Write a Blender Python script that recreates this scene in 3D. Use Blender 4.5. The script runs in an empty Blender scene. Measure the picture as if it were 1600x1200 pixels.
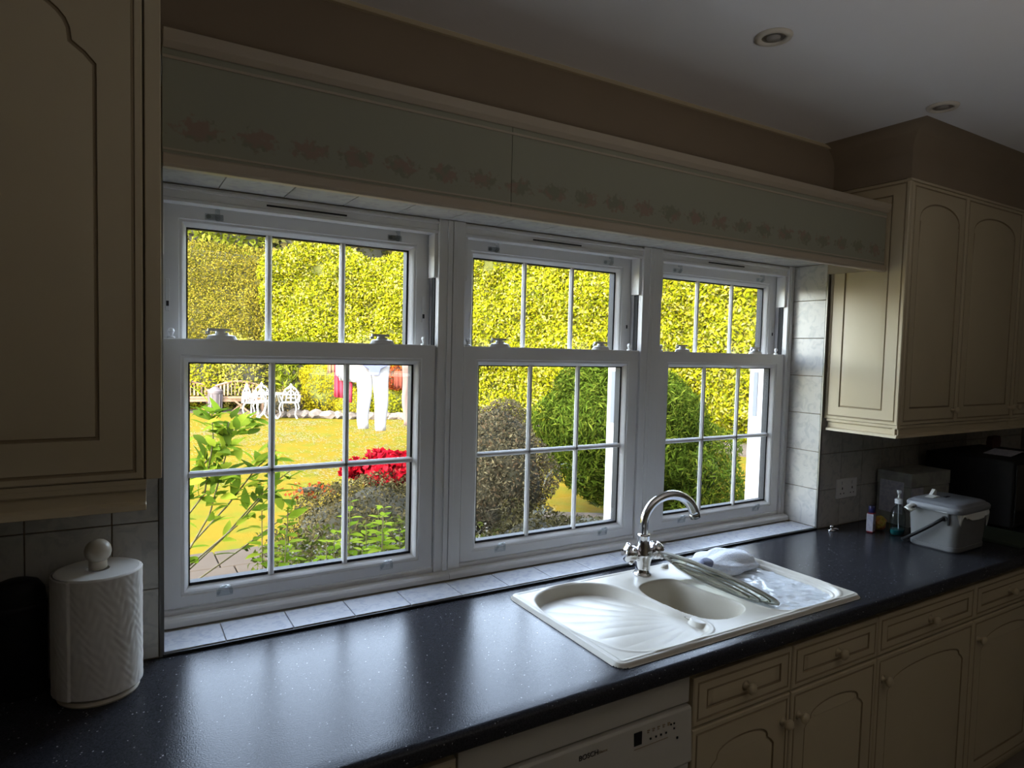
import bpy, bmesh, math, random
import numpy as np
from mathutils import Vector, Matrix
S = bpy.context.scene
COL = S.collection
random.seed(7)
RNG = np.random.default_rng(11)
PI = math.pi

# ------------------------------------------------------------------ camera
yaw, pit, rol = .5448, -.0526, .0251
cam = bpy.data.cameras.new('camera'); cam.sensor_width = 36; cam.lens = 1025.54 * 36 / 1600
cam.clip_start = .02; cam.clip_end = 300
camo = bpy.data.objects.new('camera', cam); COL.objects.link(camo)
fw = Vector((math.sin(yaw) * math.cos(pit), math.cos(yaw) * math.cos(pit), math.sin(pit)))
rt = Vector((math.cos(yaw), -math.sin(yaw), 0)); up = rt.cross(fw)
R_ = math.cos(rol) * rt + math.sin(rol) * up; U_ = -math.sin(rol) * rt + math.cos(rol) * up
M = Matrix((R_, U_, -fw)).transposed().to_4x4(); M.translation = Vector((-.0921, -1.663, 1.6341))
camo.matrix_world = M
S.camera = camo

# ------------------------------------------------------------------ sky, sun, exposure
SUN_DIR = Vector((-.72, -.52, .62)).normalized()      # towards the sun
w = bpy.data.worlds.new('sky'); S.world = w; w.use_nodes = True
nt = w.node_tree; nt.nodes.clear()
sky = nt.nodes.new('ShaderNodeTexSky'); sky.sky_type = 'NISHITA'; sky.sun_disc = False
sky.sun_elevation = math.asin(SUN_DIR.z); sky.sun_rotation = math.atan2(SUN_DIR.x, SUN_DIR.y)
sky.air_density = 1.0; sky.dust_density = 2.0; sky.ozone_density = 1.0
bg = nt.nodes.new('ShaderNodeBackground'); bg.inputs['Strength'].default_value = 1.4
wo = nt.nodes.new('ShaderNodeOutputWorld')
hz = nt.nodes.new('ShaderNodeHueSaturation'); hz.inputs['Saturation'].default_value = .62      # thin bright haze
nt.links.new(sky.outputs[0], hz.inputs['Color']); nt.links.new(hz.outputs[0], bg.inputs[0]); nt.links.new(bg.outputs[0], wo.inputs[0])
sun = bpy.data.lights.new('sun', 'SUN'); sun.energy = 2.4; sun.angle = .01; sun.color = (1, .93, .8)
suno = bpy.data.objects.new('sun', sun); COL.objects.link(suno)
suno.rotation_euler = SUN_DIR.to_track_quat('Z', 'Y').to_euler()
# upward fill light added behind the camera to brighten the ceiling, no real fixture
tl = bpy.data.lights.new('ceiling_fill', 'AREA'); tl.shape = 'DISK'; tl.size = .7; tl.energy = 2.6; tl.color = (1, .94, .88)
tlo = bpy.data.objects.new('ceiling_fill', tl); COL.objects.link(tlo); tlo.location = (1.3, -2.1, 1.45); tlo.rotation_euler = (PI, 0, 0)
S.view_settings.view_transform = 'Standard'; S.view_settings.look = 'None'
S.view_settings.exposure = 1.4; S.view_settings.gamma = 1; S.view_settings.use_curve_mapping = False
S.cycles.max_bounces = 10; S.cycles.diffuse_bounces = 6; S.cycles.glossy_bounces = 5
S.cycles.transmission_bounces = 8; S.cycles.transparent_max_bounces = 12
S.cycles.sample_clamp_indirect = 4; S.cycles.use_denoising = True
S.cycles.caustics_reflective = True; S.cycles.caustics_refractive = False

# ------------------------------------------------------------------ materials
MATS = {}
def mat(name, col, rough=.5, metal=0, spec=.5, noise=None, bump=None, trans=0, coat=0):
    """noise=(scale, second colour, contrast); bump=(scale, strength, distance)"""
    m = bpy.data.materials.new(name); m.use_nodes = True; n = m.node_tree; b = n.nodes['Principled BSDF']
    b.inputs['Base Color'].default_value = (*col, 1); b.inputs['Roughness'].default_value = rough
    b.inputs['Metallic'].default_value = metal; b.inputs['Specular IOR Level'].default_value = spec
    b.inputs['Transmission Weight'].default_value = trans; b.inputs['Coat Weight'].default_value = coat
    tc = n.nodes.new('ShaderNodeTexCoord')
    if noise:
        t = n.nodes.new('ShaderNodeTexNoise'); t.inputs['Scale'].default_value = noise[0]; t.inputs['Detail'].default_value = 4
        r = n.nodes.new('ShaderNodeValToRGB'); c = noise[2] if len(noise) > 2 else .2
        r.color_ramp.elements[0].position = .5 - c; r.color_ramp.elements[1].position = .5 + c
        r.color_ramp.elements[0].color = (*col, 1); r.color_ramp.elements[1].color = (*noise[1], 1)
        n.links.new(tc.outputs['Object'], t.inputs['Vector']); n.links.new(t.outputs['Fac'], r.inputs['Fac'])
        n.links.new(r.outputs['Color'], b.inputs['Base Color'])
    if bump:
        t = n.nodes.new('ShaderNodeTexNoise'); t.inputs['Scale'].default_value = bump[0]; t.inputs['Detail'].default_value = 3
        k = n.nodes.new('ShaderNodeBump'); k.inputs['Strength'].default_value = bump[1]; k.inputs['Distance'].default_value = bump[2]
        n.links.new(tc.outputs['Object'], t.inputs['Vector']); n.links.new(t.outputs['Fac'], k.inputs['Height'])
        n.links.new(k.outputs['Normal'], b.inputs['Normal'])
    MATS[name] = m
    return m
cream = mat('cream_paint', (.60, .50, .33), .38, noise=(3, (.56, .47, .31)), bump=(60, .05, .001))
paleroom = mat('pale_room_paint', (.26, .23, .19), .9)
groove_grey = mat('grey_track_plastic', (.22, .23, .26), .5)
groove = mat('antique_glaze', (.34, .26, .155), .5)
pvc = mat('white_plastic', (.80, .79, .78), .3, noise=(4, (.77, .76, .75)))
pvc_clear = mat('pale_plastic', (.72, .75, .78), .25)
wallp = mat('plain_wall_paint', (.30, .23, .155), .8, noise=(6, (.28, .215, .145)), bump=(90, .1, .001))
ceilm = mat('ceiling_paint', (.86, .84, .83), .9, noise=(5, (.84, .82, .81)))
grout = mat('grout', (.52, .49, .42), .9)
darkstrip = mat('dark_metal_strip', (.05, .05, .05), .35, .8)
bronze = mat('edge_trim_metal', (.30, .29, .27), .35, .8)
black = mat('black_plastic', (.012, .012, .013), .5, spec=.2, noise=(30, (.016, .016, .017)))
rubber = mat('black_gasket', (.01, .01, .012), .6)
chrome = mat('polished_chrome', (.88, .88, .9), .06, 1)
sinkm = mat('cream_composite', (.66, .62, .53), .36, noise=(40, (.64, .60, .51)))
paper = mat('white_paper_towel', (.78, .75, .70), .95)
wood_white = mat('painted_white_wood', (.66, .60, .50), .35)
foam = mat('soap_suds', (.88, .9, .94), .6, noise=(160, (.78, .82, .9)), bump=(220, .8, .004))
greyplas = mat('grey_plastic', (.19, .19, .19), .42, noise=(20, (.17, .17, .17)))
whitefilm = mat('thin_white_bag_plastic', (.72, .74, .72), .35)
boxm = mat('printed_cardboard', (.34, .34, .30), .6, noise=(22, (.26, .26, .24), .08))
navyp = mat('navy_plastic', (.02, .02, .12), .3)
labelw = mat('white_label', (.55, .54, .60), .5, noise=(60, (.42, .42, .52), .1))
redp = mat('red_plastic', (.35, .02, .03), .35)
yelp = mat('yellow_wrapper', (.55, .38, .06), .35, noise=(25, (.55, .12, .05), .1))
appl = mat('appliance_white', (.60, .57, .50), .35)
lampin = mat('lamp_reflector', (.25, .23, .2), .3, .6)
lampgl = mat('unlit_lamp_glass', (.35, .33, .3), .15)
lino = mat('floor_vinyl', (.34, .30, .25), .4, noise=(6, (.30, .26, .22)))
teal = mat('teal_soap', (.02, .30, .33), .15, trans=.4)
wood = mat('weathered_teak', (.62, .36, .20), .7, noise=(14, (.50, .28, .15)))
whitei = mat('white_painted_iron', (.9, .9, .9), .4)
composter = mat('mauve_grey_plastic', (.50, .40, .42), .6)
orange = mat('orange_rubber', (.85, .35, .05), .4)
rock = mat('pale_garden_rock', (.52, .42, .34), .9, noise=(5, (.34, .26, .2)), bump=(9, .8, .03))
bark = mat('brown_bark', (.14, .10, .06), .9, noise=(20, (.22, .16, .1)))
stemg = mat('green_stem', (.10, .085, .035), .7)
soil = mat('bed_soil', (.10, .07, .045), .95, noise=(7, (.16, .11, .07)), bump=(25, .8, .02))
pave = mat('patio_paving', (.50, .38, .27), .85, spec=.1, noise=(4, (.56, .44, .33)))
render_ = mat('house_render', (.62, .60, .56), .9)
rooft = mat('roof_tiles', (.20, .12, .09), .9)
red_c = mat('red_cotton', (.75, .01, .06), .8); white_c = mat('white_cotton', (.86, .84, .84), .8)
navy_c = mat('navy_cotton', (.14, .16, .36), .8); brown_c = mat('brown_cotton', (.30, .20, .17), .85)
coral_c = mat('coral_towelling', (.70, .13, .06), .9, bump=(60, .6, .01)); rust_c = mat('rust_cotton', (.42, .22, .10), .9)
wire = mat('pale_line', (.7, .7, .6), .5); alu = mat('pale_metal', (.62, .62, .6), .4, .5)

def worktop_mat():
    m = bpy.data.materials.new('speckled_dark_laminate'); m.use_nodes = True; n = m.node_tree; b = n.nodes['Principled BSDF']
    tc = n.nodes.new('ShaderNodeTexCoord'); v = n.nodes.new('ShaderNodeTexVoronoi'); v.inputs['Scale'].default_value = 420
    n.links.new(tc.outputs['Object'], v.inputs['Vector'])
    r = n.nodes.new('ShaderNodeValToRGB'); e = r.color_ramp.elements
    e[0].position = .0; e[0].color = (.020, .020, .023, 1); e[1].position = .93; e[1].color = (.042, .043, .050, 1)
    e2 = e.new(.955); e2.color = (.34, .34, .36, 1)
    n.links.new(v.outputs['Color'], r.inputs['Fac']); n.links.new(r.outputs['Color'], b.inputs['Base Color'])
    b.inputs['Roughness'].default_value = .17; b.inputs['Specular IOR Level'].default_value = .15
    t = n.nodes.new('ShaderNodeTexNoise'); t.inputs['Scale'].default_value = 330; t.inputs['Detail'].default_value = 3
    k = n.nodes.new('ShaderNodeBump'); k.inputs['Strength'].default_value = .28; k.inputs['Distance'].default_value = .0012
    n.links.new(tc.outputs['Object'], t.inputs['Vector']); n.links.new(t.outputs['Fac'], k.inputs['Height']); n.links.new(k.outputs['Normal'], b.inputs['Normal'])
    return m
laminate = worktop_mat()
def tile_mat(name, a, bcol, sc=26):
    m = mat(name, a, .22); n = m.node_tree; b = n.nodes['Principled BSDF']
    tc = n.nodes.new('ShaderNodeNewGeometry')
    t = n.nodes.new('ShaderNodeTexNoise'); t.inputs['Scale'].default_value = sc; t.inputs['Detail'].default_value = 5; t.inputs['Distortion'].default_value = 1.2
    r = n.nodes.new('ShaderNodeValToRGB'); e = r.color_ramp.elements
    e[0].position = .36; e[0].color = (*bcol, 1); e[1].position = .52; e[1].color = (*a, 1)
    n.links.new(tc.outputs['Position'], t.inputs['Vector']); n.links.new(t.outputs['Fac'], r.inputs['Fac']); n.links.new(r.outputs['Color'], b.inputs['Base Color'])
    k = n.nodes.new('ShaderNodeBump'); k.inputs['Strength'].default_value = .2; k.inputs['Distance'].default_value = .001
    n.links.new(t.outputs['Fac'], k.inputs['Height']); n.links.new(k.outputs['Normal'], b.inputs['Normal'])
    return m
tilem = tile_mat('pale_marbled_tile', (.56, .54, .50), (.46, .45, .43))
tilesill = tile_mat('pale_blue_marbled_tile', (.50, .51, .53), (.40, .42, .47), 40)

def glass_mat(name, tint=(1, 1, 1), refl=.06, rough=0):
    m = bpy.data.materials.new(name); m.use_nodes = True; n = m.node_tree; n.nodes.clear()
    o = n.nodes.new('ShaderNodeOutputMaterial'); mx = n.nodes.new('ShaderNodeMixShader')
    t = n.nodes.new('ShaderNodeBsdfTransparent'); t.inputs[0].default_value = (*tint, 1)
    g = n.nodes.new('ShaderNodeBsdfGlossy'); g.inputs['Roughness'].default_value = rough
    lw = n.nodes.new('ShaderNodeLayerWeight'); lw.inputs[0].default_value = .5
    pw = n.nodes.new('ShaderNodeMath'); pw.operation = 'POWER'; pw.inputs[1].default_value = 4.5; n.links.new(lw.outputs['Facing'], pw.inputs[0])
    f = n.nodes.new('ShaderNodeMath'); f.operation = 'MULTIPLY_ADD'; f.inputs[1].default_value = .8; f.inputs[2].default_value = .02 if refl < .1 else .05; n.links.new(pw.outputs[0], f.inputs[0])
    n.links.new(f.outputs[0], mx.inputs[0]); n.links.new(t.outputs[0], mx.inputs[1]); n.links.new(g.outputs[0], mx.inputs[2]); n.links.new(mx.outputs[0], o.inputs[0])
    return m
wglass = glass_mat('window_glass', (.97, .98, .97))
clearp = glass_mat('clear_plastic', (.80, .86, .86), .2, .05)
dishglass = glass_mat('thick_clear_glass', (.80, .80, .74), .2, .05)
glassedge = mat('glass_edge', (.50, .49, .43), .15, trans=.2)
frost = glass_mat('clear_catch_plastic', (.90, .92, .93), .2, .1)

def leaf_mat(name, trans=.35, rough=.45, gloss=.12):
    m = bpy.data.materials.new(name); m.use_nodes = True; n = m.node_tree; n.nodes.clear()
    o = n.nodes.new('ShaderNodeOutputMaterial'); a = n.nodes.new('ShaderNodeVertexColor'); a.layer_name = 'Col'
    d = n.nodes.new('ShaderNodeBsdfDiffuse'); t = n.nodes.new('ShaderNodeBsdfTranslucent'); g = n.nodes.new('ShaderNodeBsdfGlossy')
    g.inputs['Roughness'].default_value = rough; g.inputs[0].default_value = (1, 1, 1, 1)
    m1 = n.nodes.new('ShaderNodeMixShader'); m1.inputs[0].default_value = trans
    m2 = n.nodes.new('ShaderNodeMixShader'); m2.inputs[0].default_value = gloss * .3
    for s in (d, t, g): n.links.new(a.outputs[0], s.inputs[0])
    n.links.new(d.outputs[0], m1.inputs[1]); n.links.new(t.outputs[0], m1.inputs[2])
    n.links.new(m1.outputs[0], m2.inputs[1]); n.links.new(g.outputs[0], m2.inputs[2]); n.links.new(m2.outputs[0], o.inputs[0])
    return m
leafm = leaf_mat('leaf'); leafdull = leaf_mat('dull_leaf', .2, .6, .06)

# ------------------------------------------------------------------ helpers
class MB:
    """collects geometry; .o is subtracted so world coordinates can be given"""
    def __init__(s, o=(0, 0, 0)):
        s.bm = bmesh.new(); s.o = Vector(o)
    def v(s, p): return s.bm.verts.new(Vector(p) - s.o)
    def box(s, x0, x1, y0, y1, z0, z1):
        V = [s.v((x, y, z)) for x in (x0, x1) for y in (y0, y1) for z in (z0, z1)]
        for f in ((0, 1, 3, 2), (4, 6, 7, 5), (0, 4, 5, 1), (2, 3, 7, 6), (0, 2, 6, 4), (1, 5, 7, 3)): s.bm.faces.new([V[i] for i in f])
        return s
    def bar(s, a, b, w, h=None, upv=(0, 0, 1)):
        a = Vector(a); b = Vector(b); h = h or w; d = (b - a).normalized(); u = Vector(upv)
        if abs(d.dot(u)) > .98: u = Vector((1, 0, 0))
        sx = d.cross(u).normalized() * w / 2; sy = sx.cross(d).normalized() * h / 2
        V = [s.v(p + i * sx + j * sy) for p in (a, b) for i, j in ((-1, -1), (1, -1), (1, 1), (-1, 1))]
        for f in ((0, 1, 2, 3), (7, 6, 5, 4), (0, 4, 5, 1), (1, 5, 6, 2), (2, 6, 7, 3), (3, 7, 4, 0)): s.bm.faces.new([V[i] for i in f])
        return s
    def tube(s, pts, r, seg=10, cap=True, flat=None):
        P = [Vector(p) for p in pts]; n = len(P); rr = r if hasattr(r, '__len__') else [r] * n
        rings = []; ref = None
        for i in range(n):
            d = (P[min(i + 1, n - 1)] - P[max(i - 1, 0)]).normalized()
            if ref is None: ref = Vector((0, 0, 1)) if abs(d.z) < .9 else Vector((1, 0, 0))
            a = d.cross(ref).normalized(); b = a.cross(d).normalized(); ref = b
            rings.append([s.v(P[i] + a * math.cos(t) * rr[i] + b * math.sin(t) * rr[i] * (flat or 1)) for t in [2 * PI * k / seg for k in range(seg)]])
        for A, B in zip(rings, rings[1:]):
            for k in range(seg): s.bm.faces.new((A[k], A[(k + 1) % seg], B[(k + 1) % seg], B[k]))
        if cap: s.bm.faces.new(rings[0][::-1]); s.bm.faces.new(rings[-1])
        return s
    def lathe(s, prof, c=(0, 0, 0), axis='z', seg=24, sx=1, sy=1):
        c = Vector(c); rings = []
        def pt(r, h, t):
            a, b = r * math.cos(t) * sx, r * math.sin(t) * sy
            return c + {'z': Vector((a, b, h)), 'y': Vector((a, h, b)), 'x': Vector((h, a, b))}[axis]
        for r, h in prof:
            rings.append([s.v(pt(0, h, 0))] if r < 1e-6 else [s.v(pt(r, h, 2 * PI * k / seg)) for k in range(seg)])
        for A, B in zip(rings, rings[1:]):
            for k in range(seg):
                q = [A[k % len(A)], A[(k + 1) % len(A)], B[(k + 1) % len(B)], B[k % len(B)]]
                u = []
                for x in q:
                    if x not in u: u.append(x)
                if len(u) > 2: s.bm.faces.new(u)
        return s
    def prism(s, poly, a, b, axis='y'):
        """poly of 2-D points extruded from a to b along axis"""
        f = {'y': lambda p, h: (p[0], h, p[1]), 'x': lambda p, h: (h, p[0], p[1]), 'z': lambda p, h: (p[0], p[1], h)}[axis]
        A = [s.v(f(p, a)) for p in poly]; B = [s.v(f(p, b)) for p in poly]; n = len(poly)
        s.bm.faces.new(A[::-1]); s.bm.faces.new(B)
        for k in range(n): s.bm.faces.new((A[k], A[(k + 1) % n], B[(k + 1) % n], B[k]))
        return s
    def build(s, name, m, parent=None, bevel=0, smooth=False, seg=2, loc=None, rot=None, sub=0):
        bmesh.ops.recalc_face_normals(s.bm, faces=s.bm.faces)
        me = bpy.data.meshes.new(name); s.bm.to_mesh(me); s.bm.free()
        me.materials.append(m)
        if smooth: me.shade_smooth()
        o = bpy.data.objects.new(name, me); COL.objects.link(o); o.parent = parent
        if parent is None and tuple(s.o) != (0, 0, 0): o.location = s.o
        if loc is not None: o.location = loc
        if rot is not None: o.rotation_euler = rot
        if bevel:
            b = o.modifiers.new('bevel', 'BEVEL'); b.width = bevel; b.segments = seg; b.limit_method = 'ANGLE'; b.angle_limit = .6
            b.harden_normals = True
        if sub:
            q = o.modifiers.new('sub', 'SUBSURF'); q.levels = sub; q.render_levels = sub
        return o
def smooth_angle(o, a=35):
    me = o.data; me.shade_smooth(); me.set_sharp_from_angle(angle=math.radians(a)); return o
def tag(o, label=None, cat=None, group=None, kind=None):
    if label: o['label'] = label
    if cat: o['category'] = cat
    if group: o['group'] = group
    if kind: o['kind'] = kind
    return o
def thing(name, label, cat, loc=(0, 0, 0), rz=0, group=None):
    o = bpy.data.objects.new(name, None); COL.objects.link(o); o.location = loc; o.rotation_euler = (0, 0, rz); o.empty_display_size = .05
    return tag(o, label, cat, group)
def struct(o): o['kind'] = 'structure'; return o
def srt(name, loc=(0, 0, 0)):
    o = bpy.data.objects.new(name, None); COL.objects.link(o); o.location = loc; o['kind'] = 'structure'; return o
def inst(src, parent, loc=None, rot=None, scale=None):
    o = src.copy(); COL.objects.link(o); o.parent = parent
    if loc is not None: o.location = loc
    if rot is not None: o.rotation_euler = rot
    if scale is not None: o.scale = scale
    return o
def copy_tree(o, parent=None):
    c = o.copy(); COL.objects.link(c); c.parent = parent
    for ch in list(o.children): copy_tree(ch, c)
    return c
def raw(name, co, faces_quads, m, parent=None, cols=None, kind=None, smooth=False):
    """big meshes from numpy; faces all of the same size"""
    me = bpy.data.meshes.new(name); nv = len(co); nf, k = faces_quads.shape
    me.vertices.add(nv); me.vertices.foreach_set('co', co.astype(np.float32).ravel())
    me.loops.add(nf * k); me.loops.foreach_set('vertex_index', faces_quads.astype(np.int32).ravel())
    me.polygons.add(nf); me.polygons.foreach_set('loop_start', np.arange(0, nf * k, k, dtype=np.int32))
    me.update(calc_edges=True)
    if smooth: me.shade_smooth()
    if cols is not None:
        a = me.color_attributes.new('Col', 'FLOAT_COLOR', 'POINT')
        c4 = np.ones((nv, 4), np.float32); c4[:, :3] = cols; a.data.foreach_set('color', c4.ravel())
    me.materials.append(m)
    o = bpy.data.objects.new(name, me); COL.objects.link(o); o.parent = parent
    if kind: o['kind'] = kind
    return o

# ================================================================== ROOM SHELL
CT = .91                         # worktop height
WL, WR, ZT, REC = 0.0, 2.424, 2.019, .159
X0, X1, YB, ZC = -1.7, 4.3, -3.5, 2.49
UN = [(0.0, .7425), (.831, 1.557), (1.651, 2.387)]
b = MB(); F = .006
b.box(X0 - .3, WL - .006, F, .34, -.3, 2.75); b.box(WR + .006, X1 + .3, F, .34, -.3, 2.75)
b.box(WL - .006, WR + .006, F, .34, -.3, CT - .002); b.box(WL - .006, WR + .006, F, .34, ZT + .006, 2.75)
wall = struct(b.build('wall_back', wallp))
b = MB(); b.box(X0 - .3, X0, YB, F, -.05, ZC); struct(b.build('wall_left', paleroom))
b = MB(); b.box(X1, X1 + .3, YB, F, -.05, ZC); struct(b.build('wall_right', paleroom))
b = MB(); b.box(X0 - .3, X1 + .3, YB - .3, YB, -.05, ZC); struct(b.build('wall_front', paleroom))
b = MB(); b.box(X0 - .3, X1 + .3, YB - .3, F, -.1, 0); struct(b.build('floor', lino))
b = MB(); b.box(X0 - .3, X1 + .3, YB - .3, F, ZC, ZC + .1); struct(b.build('ceiling', ceilm))
# small coving round the boxed-in head of the right wall cabinets
path = [(2.441, F, -1, 0), (2.441, -.305, -1, -1), (X1, -.305, 0, -1)]
prof = [(.09 * (1 - math.cos(t)), ZC - .09 + .09 * math.sin(t)) for t in [PI / 2 * k / 10 for k in range(11)]]
b = MB(); rows = []
for px, py, nx, ny in path: rows.append([b.v((px + nx * d_, py + ny * d_, z)) for d_, z in prof])
for A, B in zip(rows, rows[1:]):
    for k in range(len(prof) - 1): b.bm.faces.new((A[k], A[k + 1], B[k + 1], B[k]))
o = struct(b.build('trim_1', ceilm)); smooth_angle(o, 50); o.data.materials[0] = wallp
b = MB(); b.box(X0, 2.441, -.006, F, 2.478, ZC); struct(b.build('trim_2', cream))
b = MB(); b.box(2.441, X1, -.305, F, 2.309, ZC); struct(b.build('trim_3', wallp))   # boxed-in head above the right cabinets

# tiles: sill, right reveal, soffit, and both splashbacks
def tile(name, x0, x1, y0, y1, z0, z1, m=None, g=.0012):
    dx = g if x1 - x0 > .02 else 0; dy = g if y1 - y0 > .02 else 0; dz = g if z1 - z0 > .02 else 0
    c = ((x0 + x1) / 2, (y0 + y1) / 2, (z0 + z1) / 2)
    key = (round(x1 - x0 - 2 * dx, 4), round(y1 - y0 - 2 * dy, 4), round(z1 - z0 - 2 * dz, 4), (m or tilem).name)
    if key in TC: return inst(TC[key], wall, c)
    q = MB(c); q.box(x0 + dx, x1 - dx, y0 + dy, y1 - dy, z0 + dz, z1 - dz)
    TC[key] = q.build(name, m or tilem, wall, bevel=.0009, seg=1); TC[key].location = c
    return TC[key]
TC = {}
xs = [0] + [.133 + .1585 * i for i in range(15)]; xs = [x for x in xs if x < WR - .03] + [WR]
for a, c in zip(xs, xs[1:]):
    tile('tile', a, c, .001, .117, CT + .003, .92, tilesill)
    tile('tile', a, c, .001, .158, ZT, ZT + .006)
zs = [.92 + .1585 * i for i in range(7)] + [ZT]
for a, c in zip(zs, zs[1:]): tile('tile', WR, WR + .006, .001, .158, a, c)
for a, c in zip(zs, zs[1:]): tile('tile', WL - .006, WL, .001, .158, a, c)
zs = [CT + .001, 1.072, 1.227, 1.383]
xsl = [-.009, -.1] + [-.1 - .155 * i for i in range(1, 10)]
for a, c in zip(xsl, xsl[1:]):
    for e, f in zip(zs, zs[1:]): tile('tile', c, a, 0, F, e, f)
xsr = [WR + .012] + [2.585 + .155 * i for i in range(12)]
for a, c in zip(xsr, xsr[1:]):
    for e, f in zip(zs, zs[1:]): tile('tile', a, min(c, X1), 0, F, e, f)
b = MB(); b.box(WL, WR, .0005, .157, CT - .004, CT + .004); struct(b.build('trim_4', grout))
b = MB(); b.box(WL - .002, WR + .004, -.005, .001, CT + .001, .917); struct(b.build('trim_5', darkstrip, bevel=.001))
b = MB(); b.box(WR, WR + .012, -.004, .001, CT + .001, ZT + .006); struct(b.build('trim_6', bronze, bevel=.001))
b = MB(); b.box(WL - .009, WL + .001, -.004, .001, CT + .001, ZT + .006); struct(b.build('trim_7', bronze, bevel=.001))

# ================================================================== WINDOWS
ZB, ZM = .958, 1.641
def catch_(parent, x, y, z, up_=True):     # clear plastic restrictor / lift hooks on the rails
    q = MB(); s_ = 1 if up_ else -1
    q.box(x - .022, x + .022, y - .004, y, z - .012, z + .012)
    q.tube([(x - .012, y - .004, z), (x - .006, y - .02, z + .016 * s_), (x + .006, y - .02, z + .016 * s_), (x + .012, y - .004, z)], .005, 6)
    o = q.build('sash_catch', frost, parent, bevel=.002)
    return o
for i, (a, c) in enumerate(UN):
    wr = srt('window_%d' % (i + 1), ((a + c) / 2, REC, .92)); O = Vector(wr.location)
    # box frame
    jl, jr = (a - .006 if i == 0 else a - .0445), (c + .0435 if i < 2 else WR)
    if i == 2: jl = a - .05
    if i == 1: jr = c + .0455
    q = MB(O)
    q.box(jl, a, REC - .006, .275, .92, ZT); q.box(c, jr, REC - .006, .275, .92, ZT)
    q.box(a, c, REC + .004, .275, 1.985, ZT); q.box(a, c, REC, .30, .92, ZB - .004)
    q.build('frame', pvc, wr, bevel=.003)
    q = MB(O)
    for xj, s_ in ((a, -1), (c, 1)): q.box(min(xj, xj + s_ * .03), max(xj, xj + s_ * .03), .2755, .335, .92, 1.60)
    q.build('outer_lining', pvc, wr)
    q = MB(O)   # stepped moulding lines of the head and the sill nose
    q.box(a, c, REC - .004, REC + .004, 2.004, 2.012); q.box(a, c, REC + .001, .2, 1.976, 1.985)
    q.prism([(REC - .03, .9205), (REC - .03, .934), (REC - .024, .941), (REC - .004, .944), (REC - .004, .9205)], jl, jr, 'x')
    q.build('sill_nose', pvc, wr, bevel=.0015)
    q = MB(O); q.box(a + .25, c - .28, REC + .0005, REC + .0045, 1.992, 1.996); q.build('trickle_vent', groove if False else rubber, wr)
    # cover strips on the mullion
    q = MB(O)
    if i < 2: q.box(jr - .016, jr - .001, REC - .012, REC - .006, .945, ZT - .002)
    if i > 0: q.box(jl + .001, jl + .016, REC - .012, REC - .006, .945, ZT - .002)
    if i == 2: q.box(c + .012, c + .018, REC - .009, REC - .006, .945, ZT - .002)
    if i == 0: q.box(a + .0, a + .004, REC - .009, REC - .006, .945, ZT - .002)
    q.build('cover_strip', pvc, wr, bevel=.001)
    # balance channel on both jambs above the lower sash, and its white cover block
    for s_, xj in ((1, a), (-1, c)):
        q = MB(O); q.box(min(xj, xj + s_ * .004), max(xj, xj + s_ * .004), .176, .196, ZM, 1.985); q.build('balance_track', rubber, wr)
        q = MB(O); q.box(min(xj, xj + s_ * .003), max(xj, xj + s_ * .003), .290, .312, 1.36, 1.56); q.build('outer_track', groove_grey, wr)
        q = MB(O); q.box(min(xj, xj + s_ * .012), max(xj, xj + s_ * .012), .163, .207, 1.845, 1.976); q.build('jamb_block', pvc, wr, bevel=.0015)
    def sash(name, y, z0, z1, st, top, bot, nz, dep=.045, gap=.003):
        r = bpy.data.objects.new(name, None); COL.objects.link(r); r.parent = wr; r.location = Vector((0, y, z0)) - Vector((0, REC, .92)); r.empty_display_size = .05
        Q = Vector(((a + c) / 2, y, z0)); l_, r_ = a + gap, c - gap
        gl, gr, gb, gt = a + st, c - st, z0 + bot, z1 - top
        q = MB(Q)      # mitred profile: outer flat, then a bead stepping to the glass
        lo = [(l_, z0), (r_, z0), (r_, z1), (l_, z1)]
        def ring(off, yy): return [q.v(p) for p in ((gl - off, yy, gb - off), (gr + off, yy, gb - off), (gr + off, yy, gt + off), (gl - off, yy, gt + off))]
        rings = [[q.v((p[0], y + dep, p[1])) for p in lo], [q.v((p[0], y + .002, p[1])) for p in lo],
                 [q.v((p[0] + e * .002, y, p[1] + f * .002)) for p, (e, f) in zip(lo, ((1, 1), (-1, 1), (-1, -1), (1, -1)))],
                 ring(.019, y), ring(.017, y + .003), ring(.011, y + .003), ring(.007, y + .007), ring(.003, y + .013), ring(0, y + .018), ring(0, y + dep)]
        for A, B in zip(rings, rings[1:] + rings[:1]):
            for k in range(4): q.bm.faces.new((A[k], A[(k + 1) % 4], B[(k + 1) % 4], B[k]))
        q.build('sash_frame', pvc, r)
        q = MB(Q); t_ = .0035; y0, y1 = y + .019, y + .036
        q.box(gl, gl + t_, y0, y1, gb, gt); q.box(gr - t_ * 1.8, gr + .001, y0, y + dep + .001, gb, gt); q.box(gl, gr, y0, y1, gt - t_, gt); q.box(gl, gr, y0, y + dep + .001, gb, gb + t_ * 2.2)
        q.build('gasket', rubber, r)
        xv = [gl + (gr - gl) * k / 3 for k in range(4)]; zv = [gb + (gt - gb) * k / nz for k in range(nz + 1)]
        q = MB(Q)
        for x in xv[1:3]:
            q.prism([(x - .0085, y + .020), (x - .004, y + .013), (x + .004, y + .013), (x + .0085, y + .020), (x + .0085, y + .0232), (x - .0085, y + .0232)], gb, gt, 'z')
        o = q.build('glazing_bar', pvc, r)
        for z in zv[1:-1]:
            q = MB(Q); q.prism([(y + .020, z - .0085), (y + .013, z - .004), (y + .013, z + .004), (y + .020, z + .0085), (y + .0232, z + .0085), (y + .0232, z - .0085)], gl, gr, 'x')
            q.build('glazing_bar', pvc, r)
        first = None
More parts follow.
